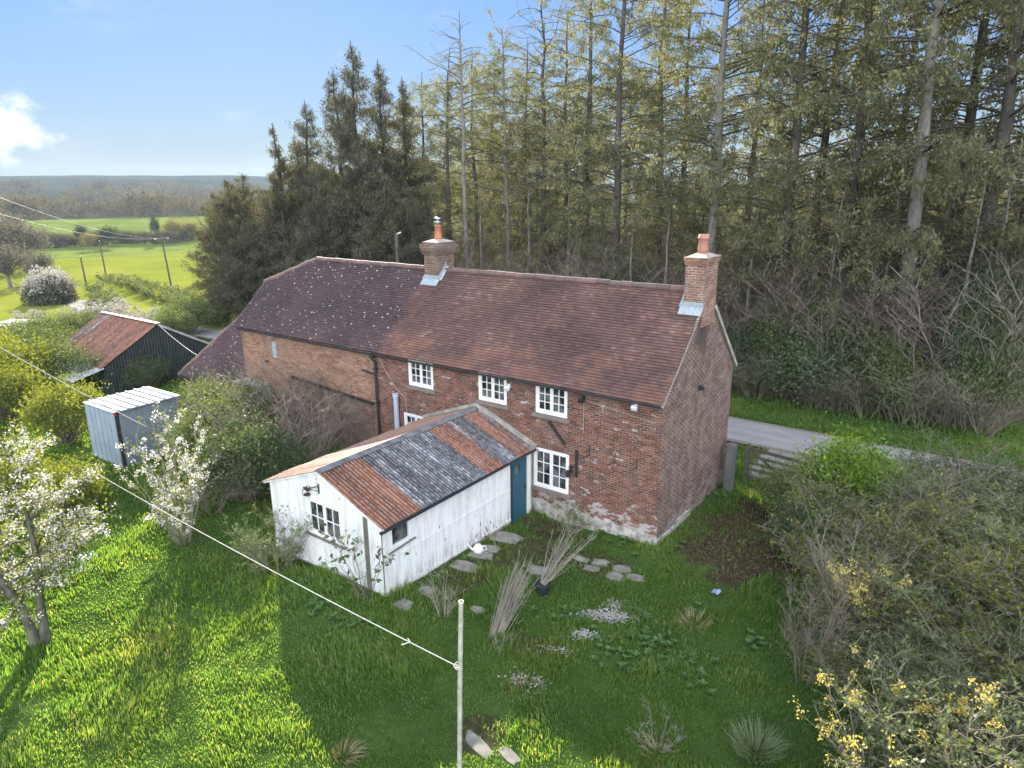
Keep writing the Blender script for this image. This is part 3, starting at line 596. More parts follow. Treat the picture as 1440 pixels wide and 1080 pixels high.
mb = MB(); mb.quad((-26.9, .05, -.6), (-21.25, .05, -.6), (-21.25, .05, 1.6), (-26.9, .05, 1.6)).quad((-26.9, 6, -.6), (-26.9, .05, -.6), (-26.9, .05, 1.6), (-26.9, 6, 1.6)); H.part('wall', mb, m_brick_old)
mb = MB(); gutter(mb, (-27.0, -.27, 1.38), (-21.3, -.27, 1.36), .05); H.part('gutter', mb, m_black)

# ================================================================== WHITE TIMBER EXTENSION
S = Thing('timber_extension', 'white peeling boarded lean-to with a rusty corrugated roof in front of the cottage', 'outbuilding', (-7, -3.5, .1))
XR, XL, YF, XC = -4.655, -9.38, -7.04, -7.03
ZE, ZL, ZA = 2.26, 2.36, 3.22
def ztop(x): return ZE+(ZA-ZE)*(x-XR)/(XC-XR) if x > XC else ZL+(ZA-ZL)*(x-XL)/(XC-XL)
def boards(mb, p0, p1, zb, zt, nrm, skip=(), wd=.145, seed=1):
    rs = np.random.RandomState(seed); p0 = np.array(p0, float); p1 = np.array(p1, float); L = np.linalg.norm(p1-p0); d = (p1-p0)/L; nrm = np.array(nrm, float); s = 0
    while s < L-.02:
        w = min(wd*(.9+.2*rs.rand()), L-s)
        for q_ in [e for c_ in skip for e in c_[:2]]:
            if s+.004 < q_ < s+w: w = q_-s
        a, b = s, s+w-.005; o = .024+.003*rs.rand(); tn = rs.rand()
        segs = [(zb(a)+rs.normal(0, .008), None)]; cuts = [q for q in skip if q[0] < b-.003 and a+.003 < q[1]]
        ranges = []
        if cuts: q = cuts[0]; ranges = [(zb, lambda u, q=q: q[2]), (lambda u, q=q: q[3], zt)]
        else: ranges = [(zb, zt)]
        for lo, hi in ranges:
            if hi((a+b)/2)-lo((a+b)/2) < .03: continue
            A = p0+d*a; B = p0+d*b; q = [A+nrm*o+(0, 0, lo(a)), B+nrm*o+(0, 0, lo(b)), B+nrm*o+(0, 0, hi(b)), A+nrm*o+(0, 0, hi(a))]; r_ = [v-nrm*o for v in q]
            mb.add(q+r_, [[0, 1, 2, 3], [1, 5, 6, 2], [4, 0, 3, 7], [3, 2, 6, 7], [4, 5, 1, 0]], tn)
        s += w
zb0 = lambda u: .12+.0*u
mb = MB()
FW = (-7.62, -6.16, 1.24, 2.36); SW = (-6.78, -6.02, 1.5, 2.15); DR = (-1.32, -.3)
boards(mb, (XL, YF, 0), (XR, YF, 0), lambda u: .22-.1*(u/4.7), lambda u: ztop(XL+u)-.02, (0, -1, 0), [(FW[0]-XL, FW[1]-XL, FW[2], FW[3])], seed=3)
boards(mb, (XR, YF, 0), (XR, DR[0], 0), lambda u: .14-.012*u, lambda u: ZE-.02, (1, 0, 0), [(SW[0]-YF, SW[1]-YF, SW[2], SW[3])], seed=4)
boards(mb, (XL, -.02, 0), (XL, YF, 0), lambda u: .15, lambda u: ZL-.02, (-1, 0, 0), seed=5)
S.part('boarding', mb, m_board)
mb = MB()
def pane_wall(ops, a0, a1, f, zt):
    xs = sorted({a0, a1} | {q for o in ops for q in o[:2]})
    for a, b in zip(xs, xs[1:]):
        o = [o for o in ops if o[0] <= a and b <= o[1]]
        rg = [(-.3, o[0][2]), (o[0][3], None)] if o else [(-.3, None)]
        for lo, hi in rg: mb.quad(f(a, lo), f(b, lo), f(b, hi if hi is not None else zt(b)), f(a, hi if hi is not None else zt(a)))
pane_wall([FW, (XC, XC, 9, 9)], XL, XR, lambda x, z: (x, YF, z), lambda x: ztop(x)-.03)
pane_wall([SW, (DR[0], DR[1], -9, 2.18)], YF, 0, lambda y, z: (XR, y, z), lambda y: ZE-.03)
mb.quad((XL, 0, -.3), (XL, YF, -.3), (XL, YF, ZL-.03), (XL, 0, ZL-.03))
S.part('wall', mb, simple('grey_backing_boards', (.36, .36, .35), (.26, .26, .25), .9))
mb = MB(); y = YF
while y < -1.5: w = random.uniform(.2, .24); mb.box(XR-.02, XR+.012, y, y+w-.012, -.3, .07-.1*(y+7)/7); mb.box(XR-.02, XR+.012, y+.08, min(y+w+.07, -1.34), .078-.1*(y+7)/7, .14-.1*(y+7)/7); y += w
S.part('brick_footing', mb, m_brick)
mb = MB(); mb.box(XR+.032, XR+.05, YF, -1.36, 1.19, 1.235); mb.bar((XR+.045, YF, .19), (XR+.045, -1.36, .1), .025, .08)
mb.bar((XL, YF-.04, .24), (XR, YF-.04, .14), .025, .07); mb.box(XR-.09, XR+.05, YF-.05, YF-.033, .1, ZE); mb.box(XR+.034, XR+.05, YF-.05, YF+.09, .1, ZE-.03)
S.part('trim', mb, m_board)
mb = MB(); mb.box(-5.3, -5.14, YF-.05, YF-.03, .12, 2.38); S.part('bare_post', mb, m_wood)
# windows
wn = casement(S, FW, 2, 2, 2, False, 'x', YF, .06, .0)
mb = MB(); mb.bar((FW[0]-.12, YF-.08, FW[2]-.03), (FW[1]+.12, YF-.08, FW[2]-.03), .1, .045); S.part('sill', mb, m_wood, wn)
fm = MB(); a, b, c, d = SW
for q in ((a, a+.07, c, d), (b-.07, b, c, d), (a+.07, b-.07, d-.06, d), (a+.07, b-.07, c, c+.07)): fm.box(XR-.03, XR+.045, q[0], q[1], q[2], q[3])
wn = S.part('window', fm, m_white); S.part('pane', MB().quad((XR-.01, a+.05, c+.05), (XR-.01, b-.05, c+.05), (XR-.01, b-.05, d-.04), (XR-.01, a+.05, d-.04)), m_glass, wn)
mb = MB(); mb.bar((XR+.07, a-.1, c-.1), (XR+.07, b+.16, c-.04), .05, .03); S.part('sill', mb, m_wood, wn)
# door
mb = MB(); y0, y1 = DR
n = 6
for i in range(n): mb.box(XR-.02, XR+.02, y0+.09+(y1-y0-.18)*i/n+.003, y0+.09+(y1-y0-.18)*(i+1)/n-.003, -.14, 2.08)
dr = S.part('door', mb, m_blue)
mb = MB(); mb.box(XR+.021, XR+.035, y0+.2, y0+.55, 1.62, 1.95); S.part('door_light', MB().box(XR+.023, XR+.03, y0+.23, y0+.52, 1.63, 1.9), m_glass, dr)
mb = MB()
for q in ((y0+.2, y0+.23), (y0+.52, y0+.55)): mb.box(XR+.021, XR+.036, q[0], q[1], 1.6, 1.93)
mb.box(XR+.021, XR+.036, y0+.2, y0+.55, 1.93, 1.96); mb.box(XR+.021, XR+.036, y0+.2, y0+.55, 1.57, 1.6); S.part('door_light_frame', mb, m_blue, dr)
mb = MB(); mb.tubes([[(XR+.02, y1-.2, 1.02), (XR+.07, y1-.2, 1.02), (XR+.07, y1-.3, 1.02)]], .012, 6); mb.box(XR+.02, XR+.028, y1-.22, y1-.17, .92, 1.12); S.part('handle', mb, m_iron, dr)
mb = MB(); mb.box(XR-.04, XR+.05, y0, y0+.085, -.2, 2.2); mb.box(XR-.04, XR+.05, y0+.087, y1-.087, 2.09, 2.2); S.part('door_frame', mb, simple('dark_blue_frame', (.02, .05, .07), None, .5), dr)
mb = MB(); mb.box(XR-.04, XR+.06, y1-.085, y1+.1, -.2, 2.2); S.part('door_jamb', mb, m_white, dr)
mb = MB(); mb.box(XR-.1, XR+.22, y0-.03, y1+.1, -.3, -.145); S.part('step', mb, m_slab)
# corrugated roof
def corr(mb, e0, e1, r0, r1, per=.118, amp=.027):
    e0, e1, r0, r1 = [np.array(q, float) for q in (e0, e1, r0, r1)]; L = np.linalg.norm(e1-e0); nu = int(L/per*8); nv = 6
    u = np.linspace(0, 1, nu+1); v = np.linspace(0, 1, nv+1); nn = np.cross(e1-e0, r0-e0); nn /= np.linalg.norm(nn); nn *= np.sign(nn[2])
    E = e0+np.outer(u, e1-e0); Rg = r0+np.outer(u, r1-r0)
    hgt = amp*np.sin(u*L/per*2*math.pi)+.012*np.floor(u*L/.68 % 2)+.02*(vn(u*L*.8, u*0)-.5)
    V = E[:, None]+(Rg-E)[:, None]*v[None, :, None]+nn*(hgt[:, None, None]+.012*(vn(u[:, None]*L*2, v[None]*3)-.5)[:, :, None])
    k = np.arange(nu)[:, None]*(nv+1); j = np.arange(nv)[None]
    mb.add(V, np.stack([k+j, k+nv+1+j, k+nv+2+j, k+j+1], -1).reshape(-1, 4))
ex = .16; zr = lambda x: ztop(x)+.05
sR = (ZA-ZE)/(XR-XC); sL = (ZA-ZL)/(XC-XL)
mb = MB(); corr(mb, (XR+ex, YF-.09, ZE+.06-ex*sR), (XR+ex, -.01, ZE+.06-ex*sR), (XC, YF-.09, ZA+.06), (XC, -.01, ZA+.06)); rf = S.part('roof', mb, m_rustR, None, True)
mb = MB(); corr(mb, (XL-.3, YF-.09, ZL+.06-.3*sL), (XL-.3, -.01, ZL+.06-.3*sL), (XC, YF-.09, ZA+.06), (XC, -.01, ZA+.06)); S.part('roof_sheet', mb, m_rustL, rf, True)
mb = MB(); n = 12
for i in range(n):
    y0_ = YF-.1+(7.1)*i/n; y1_ = y0_+7.1/n+.02; dz = random.uniform(0, .012)
    for s, sl in ((1, -sR), (-1, -sL)): mb.add([(XC, y0_, ZA+.115+dz), (XC, y1_, ZA+.115+dz), (XC+s*.17, y1_, ZA+.10+dz+.17*sl), (XC+s*.17, y0_, ZA+.10+dz+.17*sl)], [[0, 1, 2, 3]])
S.part('ridge_capping', mb, simple('dark_ridge_zinc', (.08, .08, .085), (.19, .19, .2), .7, 3.), rf)
mb = MB()
mb.obox((XR+ex-.12, -.06, 0), (.001, 0, 0), (0, .001, 0), (0, 0, .001))
for xa, xb in ((XR+.2, XC), (XC, XL-.25)):
    za = ZE+.16-.2*sR if xa != XC else ZA+.16; zb_ = ZA+.16 if xb == XC else ZL+.16-.25*sL
    S.part('mortar_fillet', MB().bar((xa, -.07, za), (xb, -.07, zb_), .13, .11), m_stone)
mb = MB(); gutter(mb, (XR+ex+.03, YF-.2, ZE-.045), (XR+ex+.03, -.02, ZE+.0), .06); S.part('gutter', mb, m_black)
mb = MB(); mb.bar((XR+ex-.02, YF-.05, ZE-.03-ex*sR+.02), (XC, YF-.05, ZA+.015), .03, .09, (0, 0, 1)); mb.bar((XC, YF-.05, ZA+.015), (XL-.28, YF-.05, ZL-.28*sL+.01), .03, .06); S.part('bargeboard', mb, m_board)

# bird ornament & bracket on the boarded gable
mb = MB(); c = np.array((-7.52, YF-.10, 2.5))
mb.lathe([(.0, 0), (.1, .0), (.1, .035), (.0, .04)], c-(0, 0, .06), 10)
mb.tubes([[c+(0, 0, -.02), c+(.01, 0, .07)], [c+(.05, 0, -.02), c+(.03, 0, .07)]], .008, 4)
mb.tubes([[c+(-.16, 0, .13), c+(-.11, 0, .145), c+(-.06, 0, .12), c+(.02, 0, .10), c+(.08, 0, .12), c+(.12, 0, .17), c+(.17, 0, .26)]], np.array([.004, .028, .035, .05, .045, .03, .012]), 8)
mb.tubes([[c+(-.02, -.02, .12), c+(.06, -.04, .2), c+(.12, -.04, .27)]], np.array([.03, .03, .005]), 6)
single('bird_ornament', mb, simple('maroon_iron', (.05, .022, .03), (.075, .035, .04), .6), 'dark cockerel ornament perched above the two-light window of the white boarded gable', 'ornament', loc=tuple(c))
mb = MB(); c = np.array((-7.04, YF-.06, 2.75)); mb.bar(c+(0, 0, -.16), c+(0, 0, .14), .03, .025); mb.bar(c+(0, 0, .06), c+(-.42, -.22, -.06), .022, .022); mb.tubes([[c+(0, 0, -.1), c+(-.2, -.12, -.03), c+(-.36, -.2, -.05)]], .01, 4); mb.tubes([[c+(-.42, -.22, -.06), c+(-.42, -.22, -.25)]], .01, 4)
single('hanging_bracket', mb, m_iron, 'thin black iron hanging-basket bracket under the apex of the white gable', 'bracket', loc=tuple(c))

# ================================================================== OUTBUILDINGS
B = Thing('black_barn', 'black corrugated barn with a rusty brown roof at the left of the cottage', 'barn', (-34.7, 1, -.2))
bx0, bx1, by0, by1, be, ba = -38.0, -31.5, -1.95, 4.5, 1.52, 3.36; bc = (by0+by1)/2
def corrwall(mb, p0, p1, zb, zt, per=.16, amp=.02):
    p0 = np.array(p0, float); p1 = np.array(p1, float); L = np.linalg.norm(p1-p0); n = int(L/per*6); u = np.linspace(0, 1, n+1); d = (p1-p0)/L; nn = np.array([d[1], -d[0], 0])
    P = p0+np.outer(u, p1-p0)+nn*(amp*np.sin(u*L/per*2*math.pi))[:, None]; lo = P.copy(); lo[:, 2] = zb; hi = P.copy(); hi[:, 2] = [zt(q) for q in u]
    k = np.arange(n); mb.add(np.concatenate([lo, hi]), np.stack([k, k+1, n+2+k, n+1+k], -1))
gz = lambda u: be+(ba-be)*(1-abs(2*u-1))
mb = MB(); corrwall(mb, (bx1, by0, 0), (bx1, by1, 0), -1, gz); corrwall(mb, (bx0, by0, 0), (bx1, by0, 0), -1, lambda u: be); corrwall(mb, (bx1, by1, 0), (bx0, by1, 0), -1, lambda u: be); corrwall(mb, (bx0, by1, 0), (bx0, by0, 0), -1, gz)
B.part('wall', mb, m_tarblack)
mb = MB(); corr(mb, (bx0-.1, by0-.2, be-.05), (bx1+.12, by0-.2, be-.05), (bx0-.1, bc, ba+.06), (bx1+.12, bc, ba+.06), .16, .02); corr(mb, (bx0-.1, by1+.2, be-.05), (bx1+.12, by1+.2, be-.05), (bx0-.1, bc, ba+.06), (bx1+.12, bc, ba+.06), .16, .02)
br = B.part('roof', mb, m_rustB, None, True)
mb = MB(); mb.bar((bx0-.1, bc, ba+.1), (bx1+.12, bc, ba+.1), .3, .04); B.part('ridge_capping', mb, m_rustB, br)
mb = MB(); mb.bar((bx1+.1, bc, ba+.02), (bx1+.1, by1+.2, be-.08), .05, .12); B.part('bargeboard', mb, m_zincroof)
mb = MB(); corr(mb, (-34.3, -3.7, 1.12), (-31.3, -3.7, 1.12), (-34.3, -2.0, 1.5), (-31.3, -2.0, 1.5), .16, .02); B.part('canopy_sheet', mb, m_zincroof)
mb = MB(); mb.bar((-31.5, -3.55, -1), (-31.5, -3.55, 1.15), .1, .1, (1, 0, 0)); mb.bar((-34, -3.55, -1), (-34, -3.55, 1.15), .1, .1, (1, 0, 0)); B.part('canopy_post', mb, m_wood)

G = Thing('metal_shed', 'pale blue-grey metal shed with a whitish flat roof beside the blossom shrub', 'shed', (-21.3, -5.4, 0))
gx0, gx1, gy0, gy1 = -22.5, -20.06, -6.62, -4.05
mb = MB()
for i in range(4):
    a = gx0+(gx1-gx0)*i/4; b = gx0+(gx1-gx0)*(i+1)/4; mb.obox(((a+b)/2, gy0+.004*(i % 2), 1.1), ((b-a)/2+.012, 0, 0), (.0, .012, 0), (0, 0, 1.27))
[mb.bar((gx0+(gx1-gx0)*q/6, gy0-.02, -.3), (gx0+(gx1-gx0)*q/6, gy0-.02, 2.34), .035, .03, (0, 1, 0)) for q in range(7)]; mb.box(gx0, gx0+.02, gy0+.02, gy1, -.3, 2.3); mb.box(gx0+.022, gx1, gy1-.02, gy1, -.3, 2.33)
G.part('wall', mb, m_zincpale)
mb = MB()
for i in range(4):
    a = gy0+.2+(gy1-gy0-.2)*i/4; b = gy0+.2+(gy1-gy0-.2)*(i+1)/4; mb.obox((gx1-.015-.006*(i % 2), (a+b)/2, 1.1), (.012, 0, 0), (0, (b-a)/2+.01, 0), (0, 0, 1.27))
G.part('wall', mb, simple('dull_zinc', (.20, .235, .28), (.15, .18, .215), .55, 2.5, .3, .15), label='duller grey side wall')
G.part('doorway', MB().box(gx1-.09, gx1-.03, gy0+.03, gy0+.2, -.3, 2.28), m_iron)
mb = MB(); mb.add([(gx0-.08, gy0-.06, 2.38), (gx1+.1, gy0-.06, 2.42), (gx1+.1, gy1+.1, 2.46), (gx0-.08, gy1+.1, 2.42), (gx0-.08, gy0-.06, 2.34), (gx1+.1, gy0-.06, 2.38), (gx1+.1, gy1+.1, 2.42), (gx0-.08, gy1+.1, 2.38)], [[0, 1, 2, 3], [0, 4, 5, 1], [1, 5, 6, 2], [2, 6, 7, 3], [3, 7, 4, 0]])
for i in range(7):
    y = gy0+.2+i*.37; mb.bar((gx0-.07, y, 2.40+.006*i), (gx1+.09, y, 2.44+.006*i), .07, .05)
G.part('roof', mb, m_zincroof)
mb = MB(); mb.box(gx1-.06, gx1+.03, gy0+.0, gy0+.09, 2.24, 2.335); G.part('red_bracket', mb, simple('red_paint', (.5, .03, .04)))

p = ground(37, 474); K = Thing('low_hut', 'low dark timber hut with a pale flat roof among bushes at the left', 'hut', p)
a = np.array((.82, .57, 0)); b = np.array((-.57, .82, 0)); mb = MB(); mb.obox(p+(0, 0, .55), a*1.55, b*.8, (0, 0, .75))
for i in range(7): mb.obox(p-b*.82+a*(-1.4+.46*i)+(0, 0, .55), a*.2, b*.03, (0, 0, .74))
K.part('wall', mb, m_wooddark); K.part('roof', MB().obox(p+(0, 0, 1.36), a*1.68, b*.95, (0, 0, .05)), m_zincroof); mb = MB(); mb.obox(p-b*.93+(0, 0, 1.24), a*1.66, b*.02, (0, 0, .08)); K.part('fascia', mb, m_white)

# ================================================================== POLES AND WIRES
def upole(px, py, H_, label, arm=False, lean=0., mat=None):
    p = ground(px, py); t = Thing('utility_pole', label, 'pole', p, 'wooden poles carrying wires'); mb = MB()
    mb.tubes([[p-(0, 0, .5), p+(lean*.5, 0, H_*.5), p+(lean, 0, H_)]], np.array([.17, .15, .12]), 8, cap=True); t.part('pole', mb, m_wooddark if mat is None else mat)
    top = p+(lean, 0, H_)
    if arm:
        d = np.array((.85, .53, 0)); mb = MB(); mb.bar(top-d*1.3+(0, 0, -.35), top+d*1.3+(0, 0, -.2), .14, .14); t.part('crossarm', mb, m_wooddark)
        for s in (-1.15, 0, 1.15): t.part('insulator', MB().lathe([(.0, 0), (.08, 0), (.1, .08), (.05, .2), (.0, .22)], top+d*s+(0, 0, -.2+.06*s), 8), m_ceram)
    else: t.part('insulator', MB().lathe([(.0, 0), (.07, 0), (.07, .16), (.0, .2)], top, 8), m_ceram)
    return top
U1 = upole(241, 403, 8.3, 'dark pole with a crossarm standing in the hedge of the bright yellow-green field', True, -1.0)
U2 = upole(149, 387, 7., 'thin pole beside the lane between the white blackthorn and the bright field', False, -.4)
U3 = upole(123, 408, 5.6, 'stout dark pole leaning against the right side of the white blackthorn bush', False, -.5)
p4 = atY(557, 15.2); t4 = Thing('utility_pole', 'pale grey pole rising behind the cottage roof left of the left chimney', 'pole', p4, 'wooden poles carrying wires')
mb = MB(); mb.tubes([[p4-(0, 0, .5), p4+(-.1, 0, 8.0)]], np.array([.16, .12]), 8, cap=True); t4.part('pole', mb, m_barkgrey); mb = MB(); mb.tubes([[p4+(-.1, 0, 7.9), p4+(.25, .1, 8.05)]], .05, 6); t4.part('insulator', mb, m_ceram)
def wire(a, b, sag, r, mat, label, cat, n=24, name='overhead_wire', group=None):
    a = np.array(a, float); b = np.array(b, float); t = np.linspace(0, 1, n)[:, None]; P = a+(b-a)*t; P[:, 2] -= sag*4*(t*(1-t))[:, 0]
    return single(name, MB().tubes([P], r, 6), mat, label, cat, group, tuple(a), True)
wire(atD(-60, 254, 75), U1+(-.9, -.5, .0), 1.1, .016, m_wire, 'upper of the two sagging wires reaching the crossarm pole from the left edge', 'wire', group='wires to the crossarm pole')
wire(atD(-60, 283, 75), U1+(.9, .5, .1), 1.3, .016, m_wire, 'lower of the two sagging wires reaching the crossarm pole from the left edge', 'wire', group='wires to the crossarm pole')
wire(np.array((-31.4, bc, ba+.05)), np.array((-26.6, 1., 2.1)), .15, .012, m_wire, 'short cable running from the barn ridge to the cottage wing', 'cable', name='cable')
wire(atD(-30, 471, 22), atD(206, 600, 23.5), .05, .013, m_rope, 'pale cable slanting down over the metal shed into the blossom shrub', 'cable', name='cable')
# clothes post & line
pb = CAM+np.array([math.sin(-YAW)*10.6, math.cos(YAW)*10.6, 0]); q = atD(645, 1085, 10.6); pb = np.array((q[0], q[1], float(hz(q[0], q[1])))); topP = atD(648.3, 846, 10.6); att = atD(643, 937, 10.6)
T = Thing('clothes_post', 'pale hollow metal clothes post standing in the front lawn', 'post', pb)
d = topP-pb; mb = MB(); mb.tubes([[pb-(0, 0, .4), pb+d*.5, topP]], np.array([.047, .045, .042]), 14); mb.tubes([[topP, topP-(0, 0, .4)]], .033, 12); mb.lathe([(.033, 0), (.043, .0)], topP, 14)
T.part('tube', mb, simple('lichened_grey_paint', (.43, .43, .38), (.27, .28, .2), .7, 7.), None, True); T.part('rim', MB().lathe([(.036, -.005), (.036, .012), (.048, .012), (.048, -.02)], topP, 14), simple('cream_rim', (.7, .66, .52)))
T.part('rope_knot', MB().tubes([[att+(.06*math.cos(a), .06*math.sin(a), .02*math.sin(2*a)) for a in np.linspace(0, 2*math.pi, 14)], [att+(.058*math.cos(a), .058*math.sin(a), .03+.02*math.sin(a)) for a in np.linspace(0, 2*math.pi, 14)]], .009, 5), m_rope)
lend = atD(119, 656, 21.5); L_ = MB(); t = np.linspace(0, 1, 30)[:, None]; P = att+(lend-att)*t; P[:, 2] -= .10*4*(t*(1-t))[:, 0]
L_.tubes([P], .0085, 6); k = att+(lend-att)*.085; L_.tubes([[k+(0, 0, -.03), k+(-.06, 0, .03), k+(-.1, .02, 0), k+(-.02, 0, -.03), k+(-.16, -.08, -.1)]], .012, 5)
single('washing_line', L_, m_rope, 'taut pale washing line running from the clothes post to the blossom shrub', 'washing line', loc=tuple(att), smooth=True)

# ================================================================== GATE
g0 = np.array((.72, 6.35, 0.)); g1 = np.array((3.3, 6.35, 0.))
ge = Thing('field_gate', 'open five-bar timber gate with cross braces by the lane', 'gate', g0); dv = (g1-g0)/np.linalg.norm(g1-g0); Lg = np.linalg.norm(g1-g0)
ge.part('hanging_stile', MB().bar(g0+(0, 0, .0), g0+(0, 0, 1.55), .13, .13, (1, 0, 0)), m_wooddark); ge.part('closing_stile', MB().bar(g1+(0, 0, .1), g1+(0, 0, 1.2), .09, .09, (1, 0, 0)), m_wooddark)
for z0, z1, w in ((1.4, 1.22, .12), (1.1, 1.0, .09), (.84, .77, .09), (.58, .54, .09), (.3, .28, .09)): ge.part('rail', MB().bar(g0+dv*.07+(0, 0, z0), g1-dv*.05+(0, 0, z1), .045, w), m_wooddark)
ge.part('brace', MB().bar(g0+dv*.1+(-.035, .03, 1.35), g0+dv*Lg*.62+(-.035, .03, .35), .035, .08), m_wooddark); ge.part('brace', MB().bar(g1-dv*.1+(-.035, .03, 1.1), g0+dv*Lg*.45+(-.035, .03, .35), .035, .08), m_wooddark)
pp = np.array((.40, 5.45, 0)); gp = Thing('gate_post', 'thick square weathered post standing against the gable corner', 'post', pp)
mb = MB(); mb.obox(pp+(0, 0, .7), (.17, .04, 0), (-.04, .17, 0), (0, 0, 1.05)); mb.add([pp+v for v in ((-.21, -.13, 1.751), (.13, -.21, 1.751), (.21, .13, 1.751), (-.13, .21, 1.751), (0, 0, 1.84))], [[0, 1, 4], [1, 2, 4], [2, 3, 4], [3, 0, 4]])
gp.part('shaft', mb, simple('slate_grey_timber', (.085, .09, .085), (.13, .13, .12), .85, 5., .2, 0, .4, (1, 1, .3)))

# ================================================================== SMALL GARDEN THINGS
p = np.array((-4.25, -3.55, float(hz(-4.25, -3.55)))); t = Thing('enamel_jug', 'small white enamel watering jug beside the foot of the boarded wall', 'jug', p)
t.part('body', MB().lathe([(.0, .0), (.10, .0), (.155, .06), (.165, .15), (.13, .23), (.09, .26), (.095, .28), (.075, .28), (.06, .2), (.0, .19)], p, 18), m_ceram, None, True)
t.part('spout', MB().tubes([[p+(-.12, -.08, .1), p+(-.2, -.13, .18), p+(-.23, -.15, .26)]], np.array([.04, .03, .022]), 8), m_ceram); t.part('handle', MB().tubes([[p+(.09, .06, .25), p+(.2, .13, .24), p+(.22, .15, .14), p+(.13, .09, .07)]], .016, 6), m_ceram)
p = ground(763, 834); t = Thing('plant_pot', 'dark plastic pot of bare soil in the lawn before the doorway', 'plant pot', p)
t.part('pot', MB().lathe([(.0, 0), (.15, 0), (.2, .26), (.22, .26), (.22, .32), (.195, .32), (.185, .24), (.0, .24)], p, 18), m_pot); t.part('soil', MB().lathe([(.0, .275), (.187, .262)], p, 14), simple('soil', (.06, .04, .03)))
POT = p
mb = MB(); p = ground(1007, 836); rs = np.random.RandomState(5); v = []
for i in range(6):
    for j in range(6): v.append(p+(.042*(i-2.5)+.015*rs.randn(), .042*(j-2.5)+.015*rs.randn(), .05+.09*rs.rand()))
mb.add(v, [[i*6+j, i*6+j+6, i*6+j+7, i*6+j+1] for i in range(5) for j in range(5)])
single('plastic_bag', mb, m_litter, 'crumpled pale blue plastic bag on the grass below the bare earth patch', 'bag', loc=tuple(p))
# slabs
def slab(px, py, a, b, rot, label, z=.026):
    p = ground(px, py); rs = np.random.RandomState(int(px*7+py)); n = 10; mb = MB(); an = np.arange(n)*2*math.pi/n
    rr = 1/np.maximum(np.abs(np.cos(an)), np.abs(np.sin(an)))*(1-.2*rs.rand(n)); X = rr*np.cos(an)*a; Y = rr*np.sin(an)*b; c, s = math.cos(rot), math.sin(rot)
    top = [p+(x*c-y*s, x*s+y*c, z+.012*rs.randn()*.5) for x, y in zip(X, Y)]; lo = [q-(0, 0, .14) for q in top]
    mb.poly(top); mb.add(top+lo, [[i, n+i, n+(i+1) % n, (i+1) % n] for i in range(n)])
    return single('paving_slab', mb, m_slab, label, 'paving slab', 'paving slabs sunk in the lawn', tuple(p))
for s in [(832, 800, .26, .17, .3, 'nearer of the two grey slabs left of the bare earth by the house corner'), (845, 792, .26, .2, .2, 'grey slab touching the plinth side of the pair near the house corner'), (874, 801, .3, .24, .6, 'roundish grey slab just left of the bare earth patch'), (866, 812, .3, .22, .1, 'flat grey slab directly above the white gravel'), (893, 813, .28, .2, .4, 'grey slab closest to the edge of the bare earth'), (816, 786, .3, .16, 0, 'thin half-buried slab along the cottage plinth'),
          (708, 757, .62, .42, .1, 'large pale slab in front of the blue door'), (690, 772, .3, .2, .2, 'small broken slab between the jug and the large door slab'), (676, 781, .42, .26, .3, 'slab just below the white enamel jug'), (655, 797, .5, .28, .2, 'wide mossy slab near the middle of the boarded wall'), (600, 832, .3, .26, .4, 'slab near the front corner of the boarded wall'), (566, 850, .3, .24, .3, 'pale slab lowest before the corner of the white extension'), (672, 858, .24, .14, .1, 'small dull slab right of the clothes post top'),
          (672, 1048, .46, .15, -.25, 'long pale slab just right of the clothes post foot'), (716, 1063, .27, .13, -.25, 'short pale slab at the bottom edge of the lawn'), (760, 803, .4, .25, .2, 'brownish slab half hidden beneath the bare stems of the pot')]:
    slab(*s)
# gravel: loose white chippings
rs = np.random.RandomState(3); C = []
for px, py, rx, ry, n in ((858, 868, .62, .22, 420), (868, 852, .25, .2, 160), (820, 893, .28, .16, 130), (786, 916, .4, .14, 60), (738, 957, .5, .22, 60)):
    c = ground(px, py); q = rs.normal(size=(n, 2))*(rx, ry)*.62; a = .55; C.append(np.stack([c[0]+q[:, 0]*math.cos(a)-q[:, 1]*math.sin(a), c[1]+q[:, 0]*math.sin(a)+q[:, 1]*math.cos(a)], -1))
C = np.concatenate(C); C = np.column_stack([C, hz(C[:, 0], C[:, 1])+.035]); mb = MB(); sz = .018+.025*rs.rand(len(C)); dirs = np.array([(1, 0, 0), (0, 1, 0), (-1, 0, 0), (0, -1, 0), (0, 0, .7), (0, 0, -.7)])
V = C[:, None]+dirs[None]*sz[:, None, None]*(.7+.6*rs.rand(len(C), 6, 1)); f = np.array([[0, 1, 4], [1, 2, 4], [2, 3, 4], [3, 0, 4], [1, 0, 5], [2, 1, 5], [3, 2, 5], [0, 3, 5]])
mb.add(V, (np.arange(len(C))[:, None, None]*6+f).reshape(-1, 3)); tag(single('gravel', mb, m_gravel, 'scattered pale gravel chippings showing through the lawn', 'gravel'), 'scattered pale gravel chippings showing through the lawn', 'gravel', None, 'stuff')

